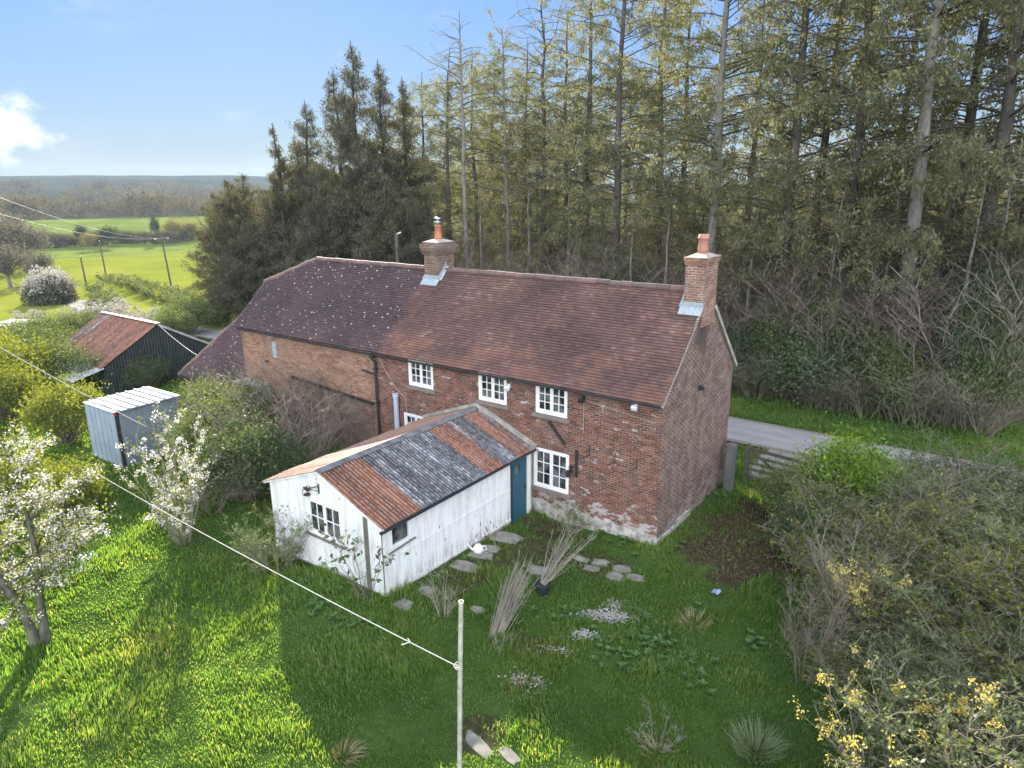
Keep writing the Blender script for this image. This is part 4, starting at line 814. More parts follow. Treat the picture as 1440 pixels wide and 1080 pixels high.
# ================================================================== PLANT GENERATORS
def curves(S0, D0, L, K, droop, wob, rs):
    n = len(S0); t = np.linspace(0, 1, K)[None, :, None]; D0 = D0/np.linalg.norm(D0, axis=1, keepdims=True)
    L = np.broadcast_to(L, (n,))[:, None, None]; dr = np.broadcast_to(droop, (n,))[:, None, None]
    P = S0[:, None]+D0[:, None]*L*t; P[:, :, 2:3] += -dr*L*t**2
    w = rs.normal(size=(n, K, 3))*wob*L*t; return P+w
def along(P, idx, t):
    K = P.shape[1]; f = t*(K-1); i = np.minimum(f.astype(int), K-2); f = (f-i)[:, None]
    return P[idx, i]*(1-f)+P[idx, i+1]*f, P[idx, i+1]-P[idx, i]
def make_larch(seed, H_=24., bare=.3, dens=1., dead=False, lean=0., cone=0.):
    rs = np.random.RandomState(seed); tk = tr = MB(); cr = MB(); z = np.linspace(0, 1, 12)
    P = np.column_stack([lean*z+.12*np.cumsum(rs.normal(size=12))*z, .12*np.cumsum(rs.normal(size=12))*z, z*H_]); tk.tubes([P], .27*(1-z)**.8+.025, 9)
    n = int(135*dens); hh = bare+(1-bare)*np.sort(rs.rand(n))**.92; base, _ = along(P[None], np.zeros(n, int), hh*.985)
    s = (hh-bare)/(1-bare); Lb = (1.3+4.3*np.minimum(1, (1-s)*1.6+.05)*(.55+.45*np.minimum(1, s*4)))*(.55+.7*rs.rand(n)); az = rs.rand(n)*2*math.pi
    if cone: Lb = cone*(1-s)**.7*(.35+.85*rs.rand(n))*(.6+.4*np.minimum(1, s*6))+.12
    D = np.column_stack([np.cos(az), np.sin(az), .25+.5*s*rs.rand(n)+(.45 if cone else 0)]); B_ = curves(base, D, Lb, 6, .42-.25*s+.22*rs.normal(size=n), .03, rs); B_[:, -1, 2] += .06*Lb
    tr.tubes(B_, (.008+.0065*Lb)[:, None]*np.linspace(1, .25, 6)[None], 3, .05)
    m = int(n*6); bi = rs.choice(n, m, p=Lb/Lb.sum()); t = .25+.75*rs.rand(m); q, dd = along(B_, bi, t); az2 = rs.rand(m)*2*math.pi
    D2 = dd/np.linalg.norm(dd, axis=1, keepdims=True)*.8+np.column_stack([np.cos(az2), np.sin(az2), rs.normal(-.15, .3, m)])*.8; Lt = (.35+.75*rs.rand(m))*np.minimum(1, Lb[bi]/3)
    T_ = curves(q, D2, Lt, 4, .35, .03, rs); cr_tw = T_
    tr.tubes(T_, .0065*np.linspace(1, .4, 4)[None], 3, .05)
    nd = 16; hd_ = .06+(bare+.1)*rs.rand(nd); bd, _ = along(P[None], np.zeros(nd, int), hd_); az = rs.rand(nd)*6.28
    X_ = curves(bd, np.column_stack([np.cos(az), np.sin(az), rs.normal(-.1, .2, nd)]), (.6+2.0*rs.rand(nd)), 5, .2, .04, rs); tr.tubes(X_, .011*np.linspace(1, .3, 5)[None], 3, .05)
    N_ = int((30000 if cone else 26000)*dens*(.12 if dead else 1)); k = N_*2//3; li = rs.choice(m, k, p=Lt/Lt.sum()); q, _ = along(T_, li, rs.rand(k)); q2, _ = along(B_, rs.choice(n, N_-k, p=Lb/Lb.sum()), .2+.8*rs.rand(N_-k))
    C = np.concatenate([q, q2])+rs.normal(size=(N_, 3))*(.11 if cone else .09); C[:, 2] -= .3*rs.rand(N_)**2; cr.leaves(C, .10+.15*rs.rand(N_), None, .3, ((0, 0, -1), .45), rs)
    return tr, cr
def make_cypress(seed, H_=18., R_=3.6, spires=6, nsp=900, ragged=.5):
    rs = np.random.RandomState(seed); tr = MB(); cr = MB(); lead = [(0, 0, H_, R_)]
    for i in range(spires): a = rs.rand()*6.28; d = R_*(.25+.5*rs.rand()); lead.append((math.cos(a)*d, math.sin(a)*d, H_*(.5+.42*rs.rand()), R_*(.4+.25*rs.rand())))
    cs = []; sz = []
    for x, y, h, r in lead:
        z = np.linspace(0, 1, 7); P = np.column_stack([x*np.minimum(1, z*3), y*np.minimum(1, z*3), z*h]); tr.tubes([P], (.05+.012*h)*(1-z)**.8+.012, 6)
        n = int(nsp*(h*r)/(H_*R_)); s = rs.rand(n)**.85; az = rs.rand(n)*6.28; lob = .65+.35*np.sin(az*3+s*17+x)*np.sin(s*31+az); rad = r*np.clip(1-s**1.7, 0, 1)**.8*(.55+.45*np.minimum(1, s*5))*lob*(.3+.7*rs.rand(n)**.5)*np.where(rs.rand(n) < .1, 1.35, 1)+.1
        C = np.column_stack([x+rad*np.cos(az), y+rad*np.sin(az), s*h*.98+.3+.5*rs.rand(n)]); cs.append(C)
        tr.tubes(np.stack([np.column_stack([x+0*C[:, 0], y+0*C[:, 0], C[:, 2]-.25*rad]), C], 1)[::2], .012, 3)
    C = np.concatenate(cs); n = len(C); per = 24; o = rs.normal(size=(n, per, 3))*np.array([.3, .3, .45]); Q = (C[:, None]+o).reshape(-1, 3); tt = np.clip(np.repeat(rs.rand(n)*.55, per)+.4*rs.rand(n*per), 0, 1)
    keep = Q[:, 2] > .15; Q = Q[keep]; cr.leaves(Q, .13+.2*rs.rand(len(Q)), tt[keep], .3, ((0, 0, 1), .35), rs)
    tip = C[C[:, 2] > H_*.55]; return tr, cr
def make_twiggy(seed, H_=5., spread=1.6, stems=12, sub=7, sub2=5, r0=.03, arch=.25, base_r=.4, leaf=0, lsize=.1, upw=1.3, tw=.0065):
    """many-stemmed bush; returns the stems mesh and (optionally) leaf centres at the twig ends"""
    rs = np.random.RandomState(seed); mb = MB(); az = rs.rand(stems)*6.28; rr = base_r*np.sqrt(rs.rand(stems)); S0 = np.column_stack([rr*np.cos(az), rr*np.sin(az), -.15+0*rr])
    az2 = az+rs.normal(0, .6, stems); D = np.column_stack([np.cos(az2)*spread/H_, np.sin(az2)*spread/H_, .8+.4*rs.rand(stems)]); L = H_*(.6+.45*rs.rand(stems))*1.1
    A = curves(S0, D, L, 8, arch*rs.rand(stems), .022, rs); mb.tubes(A, r0*(.6+.6*rs.rand(stems))[:, None]*np.linspace(1, .3, 8)[None], 4, rs.rand(stems))
    n = stems*sub; bi = np.repeat(np.arange(stems), sub); q, d = along(A, bi, .2+.78*rs.rand(n)); a = rs.rand(n)*6.28; d = d/np.linalg.norm(d, axis=1, keepdims=True)
    D = d*.8+np.column_stack([np.cos(a), np.sin(a), upw*.35*rs.rand(n)]); Bq = curves(q, D, H_*(.12+.22*rs.rand(n)), 6, .12*rs.normal(size=n), .035, rs); mb.tubes(Bq, r0*.42*np.linspace(1, .35, 6)[None], 3, rs.rand(n))
    m = n*sub2; bi = np.repeat(np.arange(n), sub2); q, d = along(Bq, bi, .15+.85*rs.rand(m)); a = rs.rand(m)*6.28; d = d/np.linalg.norm(d, axis=1, keepdims=True)
    Cq = curves(q, d*.7+np.column_stack([np.cos(a), np.sin(a), upw*.5*rs.rand(m)]), H_*(.05+.09*rs.rand(m)), 4, .1*rs.normal(size=m), .05, rs); mb.tubes(Cq, tw*np.linspace(1.15, .6, 4)[None], 3, rs.rand(m))
    if leaf:
        i = rs.randint(0, m, leaf); c, _ = along(Cq, i, rs.rand(leaf)); return mb, c+rs.normal(size=c.shape)*lsize*.5, rs
    return mb, None, rs
def make_leafy(seed, rx, ry, hgt, n=5000, size=.13, clumps=70, asp=.6, hollow=.55, base=.0):
    rs = np.random.RandomState(seed); mb = MB(); st = MB()
    d = rs.normal(size=(clumps, 3)); d[:, 2] = np.abs(d[:, 2])*1.1-.25; d /= np.linalg.norm(d, axis=1, keepdims=True); rad = (hollow+(1-hollow)*rs.rand(clumps)**.6)*(.78+.4*rs.rand(clumps))
    C = d*rad[:, None]*np.array([rx, ry, hgt*.55])+np.array([0, 0, base+hgt*.45]); C[:, 2] = np.maximum(C[:, 2], .15)
    cr_ = .16+.2*rs.rand(clumps); k = rs.randint(0, clumps, n); o = rs.normal(size=(n, 3))*(cr_[k]*np.sqrt(rx*hgt/2)*.75)[:, None]; Q = C[k]+o; tt = np.clip(.6*rs.rand(clumps)[k]+.4*rs.rand(n), 0, 1); ok = Q[:, 2] > .03
    mb.leaves(Q[ok], size*(.6+.8*rs.rand(ok.sum())), tt[ok], asp, ((0, 0, 1), .15), rs)
    s0 = np.column_stack([rs.normal(size=clumps)*.12*rx, rs.normal(size=clumps)*.12*ry, np.full(clumps, -.1)]); mid = (s0+C)/2+rs.normal(size=(clumps, 3))*.12*hgt*.3; st.tubes(np.stack([s0, mid, C], 1), np.array([[.03, .02, .008]])*max(.5, hgt/3), 4, rs.rand(clumps))
    return st, mb
def put(proto, name, parts, label, cat, loc, group=None):
    t = Thing(name, label, cat, (0, 0, 0), group)
    for nm, mb, mat in parts: t.part(nm, mb, mat, None, True)
    t.o.location = loc; return t.o

# ================================================================== THE WOOD BEHIND THE LANE
protos = []
for sd, H_, bare, dn, dead in ((21, 24, .20, .95, False), (22, 24, .26, .85, False), (23, 24, .14, 1.05, False), (24, 24, .36, .8, False), (25, 24, .5, .5, True)):
    protos.append((make_larch(sd, H_, bare, dn, dead), H_))
first = {}
def larch(v, px, Y, H_, label, group='larches of the wood behind the lane', name='larch_tree', pale=False, rz_=None, x=None):
    key = (v, pale); p = atY(px, Y) if x is None else np.array((x, Y, float(hz(x, Y)))); s = H_/protos[v][1]
    rz_ = random.random()*6.28 if rz_ is None else rz_; w = s*random.uniform(.92, 1.12)
    if key not in first:
        (tr, cr), _ = protos[v]; first[key] = put(None, name, (('trunk', tr, m_barkpale if pale else m_bark), ('crown', cr, m_larch)), label, 'tree', (0, 0, 0), group); o = first[key]; o.location = p; o.rotation_euler = (0, 0, rz_); o.scale = (w, w, s)
    else: o = dup(first[key], p, rz_, (w, w, s), label, group)
    return o
LAR = [(4, 655, 22, 22.2, 'slender larch with a bare spire and thin pale trunk right of the left chimney', True), (1, 715, 25, 21.3, 'larch with a grey trunk standing between the left chimney and the roof middle', True), (4, 765, 27, 24.5, 'dark spire-topped larch nearly bare on both sides of its straight trunk'),
       (3, 690, 33, 21.5, 'thin larch showing between the pale spire larch and the grey-trunked larch'), (0, 600, 27, 19.8, 'slim larch directly above the steel-capped chimney'), (0, 632, 24, 20.5, 'full larch closing the gap between the dark cypresses and the pale spire larch'), (2, 575, 32, 19.5, 'larch behind the right flank of the dark cypresses'), (2, 670, 29, 21, 'larch directly behind the pale spire larch'), (0, 738, 31, 22, 'larch between the grey-trunked larch and the dark spire larch'), (2, 795, 31, 23.5, 'larch to the right of the dark spire larch'),
       (2, 822, 27, 25.2, 'broad feathery larch left of the tall twin-topped larch'), (0, 868, 22.5, 27.2, 'very tall full larch rising above the middle of the tiled roof'), (2, 925, 29, 26, 'dense larch standing between the roof-middle larch and the chimney larch'), (1, 962, 33, 25, 'larch with dark trunk seen directly behind the right chimney pot'),
       (0, 1004, 21.5, 28, 'big larch with grey trunk just right of the right chimney', True), (1, 1052, 33, 24, 'smaller larch beside the patch of open sky right of centre'), (2, 1110, 21, 28, 'full larch with a pair of dark trunks behind the roadside thicket'), (0, 1150, 27, 28, 'tall larch overlapping the leftmost of the right-hand giants'),
       (2, 1196, 22, 28, 'olive-green larch above the grey brambles across the lane'), (1, 1245, 30, 27, 'larch standing behind the pale leaning trunk'), (1, 1290, 19.6, 29, 'larch with a conspicuous pale grey trunk leaning outward on the right', True), (0, 1345, 26, 29, 'dark-limbed larch between the pale leaning trunk and the right edge'),
       (2, 1392, 21, 29, 'large larch with a thick dark trunk near the top right corner'), (1, 1440, 25, 28, 'larch whose crown fills the top right corner'), (0, 1520, 22, 28, 'larch reaching into the picture from beyond the right edge')]
for a in LAR: larch(a[0], a[1], a[2], a[3], a[4], pale=len(a) > 5)
rs = np.random.RandomState(17)
for i in range(38):
    px = rs.uniform(600, 1500) if i % 3 else rs.uniform(600, 900); Y = rs.uniform(36, 78)
    larch([3, 4, 3, 4, 1][i % 5], px, Y, rs.uniform(18, 24)*(1 if px < 950 else .72), 'slim dark larch trunk among many deep inside the wood', 'slim larches deep inside the wood')
for i, (px, Y, H_) in enumerate(((1245, 19, 9), (1260, 21, 12), (1375, 19, 11), (1412, 20, 12), (1330, 22, 13), (1180, 20, 11), (940, 21, 11), (745, 24, 12), (800, 25, 14), (1062, 20, 10), (890, 20, 9), (675, 22, 11))):
    larch(4, px, Y, H_, 'thin bare young trunk at the front edge of the wood', 'thin young trunks along the wood edge', pale=True)
# young green larches low in the wood
for px, Y, H_, lb in ((850, 21, 9.5, 'young yellow-green larch low behind the roof middle'), (905, 22, 8, 'small pale larch crown left of the right chimney'), (1065, 22, 9, 'young larch with drooping green branches right of the right chimney'), (1340, 23, 12, 'young bright green larch low beside the ivy-clad stump'), (1250, 26, 12, 'young dark green larch behind the pale leaning trunk'), (775, 30, 10, 'low bushy larch above the right half of the tiled roof'), (990, 26, 11, 'young larch filling the gap behind the right chimney stack'), (1150, 25, 11, 'young larch behind the grey brambles across the lane')): larch(2, px, Y, H_, lb, 'young larches under the tall ones')

for i in range(26):
    px = rs.uniform(600, 1480) if i % 2 else rs.uniform(900, 1480); Y = rs.uniform(24, 46); larch(2 if i % 2 else 0, px, Y, rs.uniform(6, 12), 'low young larch among the scrub inside the wood', 'low young larches inside the wood')
# dark cypresses at the left
cyp = [make_larch(31, 20, .03, 2.0, cone=5.6), make_larch(32, 13, .03, 1.7, cone=5.2), make_larch(33, 16, .05, .8, cone=2.4)]
cf = {}
def cypress(v, px, Y, H_, label, w=1.):
    p = atY(px, Y); s = H_/(20, 13, 16)[v]
    if v not in cf: cf[v] = put(None, 'cypress_tree', (('trunk', cyp[v][0], m_bark), ('crown', cyp[v][1], m_cyp)), label, 'tree', p, 'dark cypresses left of the cottage'); cf[v].scale = (s*w, s*w, s)
    else: dup(cf[v], p, random.random()*6.28, (s*w, s*w, s), label)
for a in ((0, 515, 20, 21.2, 'tallest broad dark cypress crowning the left group of trees', 1.05), (0, 478, 22, 20.2, 'tall dark cypress just left of the tallest one', 1.0), (0, 548, 23, 20.3, 'dark cypress to the right of the tallest one', 1.0), (0, 446, 20, 17.8, 'mid-height cypress behind the hipped roof end', 1.1), (2, 403, 17.5, 16.3, 'narrow ragged cypress spire standing out against the sky'),
          (1, 375, 18, 12.9, 'lower bushy cypress between the ragged spire and the field', 1.15), (1, 335, 17.6, 12.6, 'leftmost cypress overlapping the bright field', 1.05), (1, 303, 19, 11.8, 'small cypress at the left foot of the group', .95), (0, 578, 25, 19.3, 'cypress standing behind the left chimney', .9), (1, 418, 22, 15, 'cypress filling the back of the group left of the spire', 1.1), (1, 530, 16.5, 12, 'low cypress directly behind the hipped roof ridge', 1.1), (1, 450, 16.6, 11.5, 'low cypress behind the hipped end of the roof', 1.1), (1, 590, 17.5, 11, 'low dark conifer behind the left chimney stack', 1.), (1, 350, 21, 13, 'cypress at the back between the two leftmost ones', 1.)): cypress(*a)

# thicket of bare scrub along the wood edge
tw = [make_twiggy(s, 6, 2.2, 13, 8, 6, .035, .28, .6) for s in (41, 42, 43)]
bf = {}
def scrub(v, loc, s, label, mat, group, name='bare_shrub', rzv=None):
    k = (v, mat.name)
    if k not in bf: bf[k] = put(None, name, (('stems', tw[v][0], mat),), label, 'shrub', loc, group); bf[k].scale = s
    else: dup(bf[k], loc, random.random()*6.28 if rzv is None else rzv, s, label, group)
rs = np.random.RandomState(23)
for i in range(44):
    px = 640+ i*19.3+rs.uniform(-8, 8); Y = rs.uniform(18.5, 23); p = atY(px, Y); hs = rs.uniform(.75, 1.35)
    scrub(i % 3, p, (hs*rs.uniform(.9, 1.3), hs*rs.uniform(.9, 1.3), hs), 'leafless brown scrub in the tangled belt along the foot of the wood', m_twig, 'bare scrub along the foot of the wood')
for px, Y, s, lb in ((1330, 18.6, 1.2, 'large bare bush with spreading twigs left of the ivy-clad stump'), (1405, 19.2, 1.5, 'whitish dead branching tree above the ivy-clad stump'), (1215, 18.3, 1.0, 'grey arching bare bush above the ivy mound across the lane'), (670, 20, .9, 'leafless bush right of the left chimney'), (560, 17, 1., 'twiggy bush behind the pole and the roof ridge')):
    scrub(1, atY(px, Y), (s, s, s), lb, m_twigpale if px == 1405 else m_twig, 'bare bushes standing out at the wood edge')
for i in range(46):
    p = atY(600+i*19.5+rs.uniform(-8, 8), rs.uniform(24, 52)); hs = rs.uniform(1.1, 1.8); scrub(i % 3, p, (hs*1.2, hs*1.2, hs), 'leafless brown scrub between the trunks deeper in the wood', m_twig, 'bare scrub deeper in the wood')
for i in range(20):
    p = atY(1050+i*21+rs.uniform(-8, 8), rs.uniform(17.3, 18.0)); hs = rs.uniform(.35, .62); scrub(i % 3, p, (hs*1.5, hs*1.3, hs), 'low brown bramble tangle along the back of the lane verge', m_twig if i % 2 else m_twiggreen, 'low brambles along the lane verge')
# leafy undergrowth: ivy mounds & hollies
lv = [make_leafy(s, 1.6, 1.5, 2.6, 11000, .10, 110) for s in (51, 52)]
lf = {}
def leafy(v, loc, s, label, mat, group=None, stem=None, name='leafy_shrub'):
    k = (v, mat.name)
    if k not in lf: lf[k] = put(None, name, (('stems', lv[v][0], stem or m_twig), ('foliage', lv[v][1], mat)), label, 'shrub', loc, group); lf[k].scale = s; lf[k].rotation_euler = (0, 0, random.random()*6)
    else: dup(lf[k], loc, random.random()*6.28, s, label, group)
for px, Y, s, lb in ((1205, 18.1, (1.9, 1.0, 1.5), 'largest dark ivy mound sprawling beyond the lane verge'), (1262, 18.4, (1.5, 1., 1.55), 'dark ivy mound right of the largest one'), (1150, 18.3, (1.3, .9, 1.1), 'ivy mound between the largest one and the gable'), (1100, 18.8, (1.1, .9, 1.7), 'ivy-hung bush near the gable edge'), (1062, 18.4, (1., .8, 1.2), 'ivy-hung bush closest to the gable edge'), (1310, 18.2, (1.1, .9, .9), 'low ivy mound right of the large mounds'), (1400, 18.2, (.75, .7, 2.3), 'tall ivy-clad stump near the right edge'), (1440, 18.6, (1.2, 1., 1.6), 'ivy bush at the right edge behind the verge'),
          (1180, 19.2, (1.2, .9, 1.9), 'ivy climbing the scrub above the largest mound'), (1420, 20, (1.1, 1, 2.6), 'ivy-wrapped trunk bush at the far right'), (980, 19.5, (1.2, 1, 1.6), 'dark evergreen bush behind the right chimney base'), (885, 21, (1., 1, 2.), 'dark holly behind the roof left of the right chimney'), (700, 21, (1., 1, 1.6), 'dark evergreen bush behind the roof right of the left chimney')):
    leafy(0 if s[0] > 1.15 else 1, atY(px, Y), s, lb, m_hedge if px in (1100, 1262, 1310, 1180, 1440) else m_ivy, 'ivy and evergreen bushes at the wood edge')

# ================================================================== OPEN COUNTRY ON THE LEFT
mb = make_twiggy(61, 4.2, 3.4, 24, 8, 4, .045, .35, 2., 2600, .28, 1., .012)
blk = put(None, 'blackthorn_bush', (('stems', mb[0], m_twig),), 'large round white-flowering blackthorn bush beside the lane', 'bush', (0, 0, 0), None)
bl = MB(); rs = np.random.RandomState(62); n = 9000; d = rs.normal(size=(n, 3)); d[:, 2] = np.abs(d[:, 2])-.15; d /= np.linalg.norm(d, axis=1, keepdims=True); lob = .86+.16*np.sin(d[:, 0]*7+1)*np.sin(d[:, 1]*6)+.12*np.sin(d[:, 2]*9); C = d*(lob*(.78+.24*rs.rand(n)))[:, None]*np.array([5.2, 3.8, 4.3])+np.array([0, 0, .5]); keep = (C[:, 2] > 1.6+.9*rs.rand(n)); bl.leaves(C[keep], .16+.16*rs.rand(keep.sum()), None, .7, None, rs)
gl = MB(); n = 5200; d = rs.normal(size=(n, 3)); d[:, 2] = np.abs(d[:, 2]); d /= np.linalg.norm(d, axis=1, keepdims=True); C = d*(.45+.48*rs.rand(n))[:, None]*np.array([5., 3.6, 3.9])+np.array([0, 0, .2]); gl.leaves(C, .28+.2*rs.rand(n), None, .5, None, rs)
for nm, m_, mt in (('blossom', bl, m_blossomfar), ('foliage', gl, m_cyp)): link(nm, m_.mesh(nm), mt, blk)
pB = ground(72, 426); blk.location = pB; blk.scale = (1.08, 1.08, 1.1); blk.rotation_euler = (0, 0, 2.6)
# hedge rows as lines of individual bushes
hb = [make_twiggy(64, 2.2, 1.1, 16, 6, 4, .022, .2, .7, 1500, .16, 1., .012), make_twiggy(65, 2.2, 1.2, 16, 6, 4, .022, .2, .7, 1500, .16, 1., .012)]
hf = {}
def hbush(v, loc, s, label, mat, cmat, group, lname='foliage'):
    k = (v, mat.name, cmat.name)
    if k not in hf:
        c = MB(); c.leaves(hb[v][1], .1+.12*hb[v][2].rand(len(hb[v][1])), None, .6); hf[k] = put(None, 'hedge_bush', (('stems', hb[v][0], mat), (lname, c, cmat)), label, 'bush', loc, group); hf[k].scale = s
    else: dup(hf[k], loc, random.random()*6.28, s, label, group)
rs = np.random.RandomState(66)
for i in range(26):
    t = i/25; px = 150+(305-150)*t**.8; py = 397+62*t; p = ground(px, py); s = rs.uniform(.85, 1.15)
    hbush(i % 2, p, (s*1.25, s*1.25, s*(1.0+.25*t)), 'twiggy brown-green bush in the hedge along the far side of the lane', m_twig, m_hedge if i % 3 else m_ygreen, 'bushes of the lane hedge')
for i, (px, py, s) in enumerate(((128, 452, .9), (150, 449, 1.05), (175, 452, 1.0), (200, 456, .9), (108, 456, .8), (222, 462, .8), (60, 452, .7), (40, 455, .7))):
    hbush(i % 2, ground(px, py), (s*1.2, s*1.2, s), 'low blackthorn bush with pale blossom between the barn and the lane', m_twigpale, m_blossomfar, 'low blossoming bushes behind the barn', 'blossom')
for px, py, s in ((146, 431, .95), (141, 421, .9), (136, 412, .85), (151, 440, 1.), (147, 424, .8)): hbush(1, ground(px, py), (s*1.3, s*1.3, s), 'green-brown bush between the white blackthorn and the lane', m_twig, m_hedge, 'bushes beside the white blackthorn')
# belt of trees between the two fields, grey tree mass at the left edge, far trees
def crown_mesh(seed, n=1500, sz=.9):
    rs = np.random.RandomState(seed); mb = MB(); tr = MB(); k = 22; d = rs.normal(size=(k, 3)); d[:, 2] = np.abs(d[:, 2]); d /= np.linalg.norm(d, axis=1, keepdims=True); C = d*(.5+.3*rs.rand(k))[:, None]*np.array([4.6, 4.6, 5])+np.array([0, 0, 4.])
    j = rs.randint(0, k, n); Q = C[j]+rs.normal(size=(n, 3))*np.array([1.05, 1.05, .95]); Q = Q[Q[:, 2] > .3]; mb.leaves(Q, sz*(.5+.9*rs.rand(len(Q))), np.clip(.6*rs.rand(k)[j[:len(Q)]]+.4*rs.rand(len(Q)), 0, 1), .22, ((0, 0, 1), .25), rs)
    tr.tubes([[(0, 0, -1), (.1, 0, 3), (0, .1, 6)]], np.array([.4, .3, .15]), 6); s0 = np.repeat([[0, 0, 2.4]], k, 0); tr.tubes(np.stack([s0, (s0+C)/2+(0, 0, .2), C], 1), np.array([[.2, .13, .05]]), 4); return tr, mb
cm = [crown_mesh(s, 2600, .75) for s in (71, 72, 73)]; ff = {}
def fartree(v, loc, s, label, mat, group=None, name='bare_tree'):
    k = (v, mat.name)
    if k not in ff: ff[k] = put(None, name, (('trunk', cm[v][0], m_twig), ('crown', cm[v][1], mat)), label, 'tree', loc, group); ff[k].scale = s
    else: dup(ff[k], loc, random.random()*6.28, s, label, group)
m_greycrown = leafmat('grey_bare_crown', [(0, (.10, .092, .08)), (.6, (.145, .135, .115)), (1, (.19, .18, .145))], .35, 1.1, 0, (1.1, 1.05, .85))
m_yellowcrown = leafmat('yellowish_crown', [(0, (.13, .115, .05)), (.6, (.2, .175, .07)), (1, (.25, .22, .1))], .4, 1.2, 0)
for a in ((0, 8, 372, 1.55, 'tallest grey leafless tree at the left edge of the picture'), (1, 40, 380, 1.25, 'grey leafless tree between the left-edge tree and the blackthorn'), (2, -25, 385, 1.6, 'grey leafless tree cut by the left edge'), (1, 15, 405, .9, 'low grey scrub tree in front of the left-edge tree'), (2, 55, 398, .7, 'low grey scrub tree above the blackthorn bush')):
    p = ground(a[1], a[2]); fartree(a[0], p, (a[3],)*3, a[4], m_greycrown, 'grey leafless trees at the left edge')
rs = np.random.RandomState(74)
for i in range(26):
    px = 62+i*9.6+rs.uniform(-4, 4); p = ground(px, 347-10*min(1, max(0, (px-60)/240))+rs.uniform(-3, 3)); s = rs.uniform(.45, .85); p[2] -= 1.9*s
    fartree(i % 3, p, (s*1.35, s*1.35, s), 'dark leafless tree in the belt between the bright field and the upper field', m_farcrown, 'trees in the belt between the two fields')
for v, px, py, s, lb, mt in ((0, 155, 348, .9, 'dark round evergreen in the tree belt above the lane', m_fargreen), (1, 221, 342, (.45, .45, 1.25), 'narrow dark conifer beside the crossarm pole', m_fargreen), (2, 116, 344, (.6, .6, .9), 'small dark evergreen left of the round evergreen', m_fargreen), (1, 246, 338, 1.0, 'pale yellowish willow-like tree right of the crossarm pole', m_yellowcrown), (0, 128, 352, .7, 'small yellowish tree in the belt above the lane', m_yellowcrown), (2, 268, 336, .9, 'grey-yellow tree in the belt beside the cypresses', m_yellowcrown), (0, 263, 300, .95, 'lone pale round tree at the top of the upper field', m_greycrown)):
    fartree(v, ground(px, py), (s,)*3 if np.isscalar(s) else s, lb, mt, None, 'field_tree')
# the far wood on the valley side: one mass
fw = MB(); rs = np.random.RandomState(75); base = cm[0][1]; BV = [np.concatenate(c[1].v)[:2400] for c in cm]
for i in range(620):
    T = rs.uniform(462, 1050); lat = rs.uniform(-520, 260); u = np.array((-.906, .423)); w = np.array((.423, .906)); q = u*(T-14.7)+w*lat
    z = float(hz(q[0], q[1])); s = rs.uniform(1.4, 2.7); a = rs.rand()*6.28; V = BV[i % 3].reshape(-1, 4, 3); sel = V[rs.permutation(len(V))[:260]]; cen = sel.mean(1, keepdims=True); V = ((sel-cen)*2.0+cen).reshape(-1, 3)
    ca, sa = math.cos(a), math.sin(a); V = np.column_stack([V[:, 0]*ca-V[:, 1]*sa, V[:, 0]*sa+V[:, 1]*ca, V[:, 2]])*(s*1.15, s*1.15, s)+np.array((q[0], q[1], z-2.6*s)); b = rs.rand(); fw.add(V, np.arange(len(V)).reshape(-1, 4), np.clip(.65*b+.35*rs.rand(len(V)//4), 0, 1))
o = single('far_woodland', fw, m_farcrown, 'distant leafless brown woodland covering the valley side', 'woodland'); o['kind'] = 'stuff'

# ================================================================== BUSHES AROUND THE OUTBUILDINGS
for v, px, py, s, lb, mt in ((0, 20, 560, (1.4, 1.3, 1.25), 'big sunlit bush at the left edge in front of the low hut', m_ygreen), (1, 75, 545, (1.3, 1.2, 1.0), 'shaded green bush under the barn canopy', m_hedge), (0, 120, 552, (1.0, 1, .8), 'dark bush against the left corner of the black barn', m_ivy), (1, 30, 515, (1.5, 1.4, 1.0), 'broad olive bush left of the rusty barn roof', m_hedge), (0, 95, 510, (1.2, 1.2, .9), 'olive bush touching the barn roof edge', m_hedge), (1, 60, 490, (1.2, 1.2, .9), 'leafy bush just below the low hut', m_hedge), (0, 110, 480, (1.2, 1, .9), 'green bush behind the left end of the barn', m_hedge), (1, 15, 590, (1., 1, 1.), 'yellow-green bush low at the left edge behind the blossom tree', m_ygreen),
                           (0, 210, 545, (.8, .7, .7), 'creeper climbing the dark gable of the barn', m_ivy), (1, 245, 480, (1.1, 1, .9), 'pale leafy bush behind the barn ridge', m_hedge), (1, 265, 470, (1.2, 1.1, 1.1), 'grey-green bush between the barn and the cottage wing', m_hedge), (0, -30, 540, (1.4, 1.3, 1.2), 'sunlit bush cut off by the left edge beside the barn yard', m_ygreen)):
    leafy(v, ground(px, py), s, lb, mt)
leafy(1, ground(97, 622), (1.0, .95, 1.0), 'neat rounded yellow-green bush left of the metal shed', m_ygreen)
leafy(1, ground(100, 728), (.7, .7, .72), 'small sunlit young bush below the rounded yellow-green bush', m_ygreen)
leafy(0, ground(25, 720), (.9, .8, .8), 'sunlit bush behind the trunk of the blossom tree at the left edge', m_ygreen)
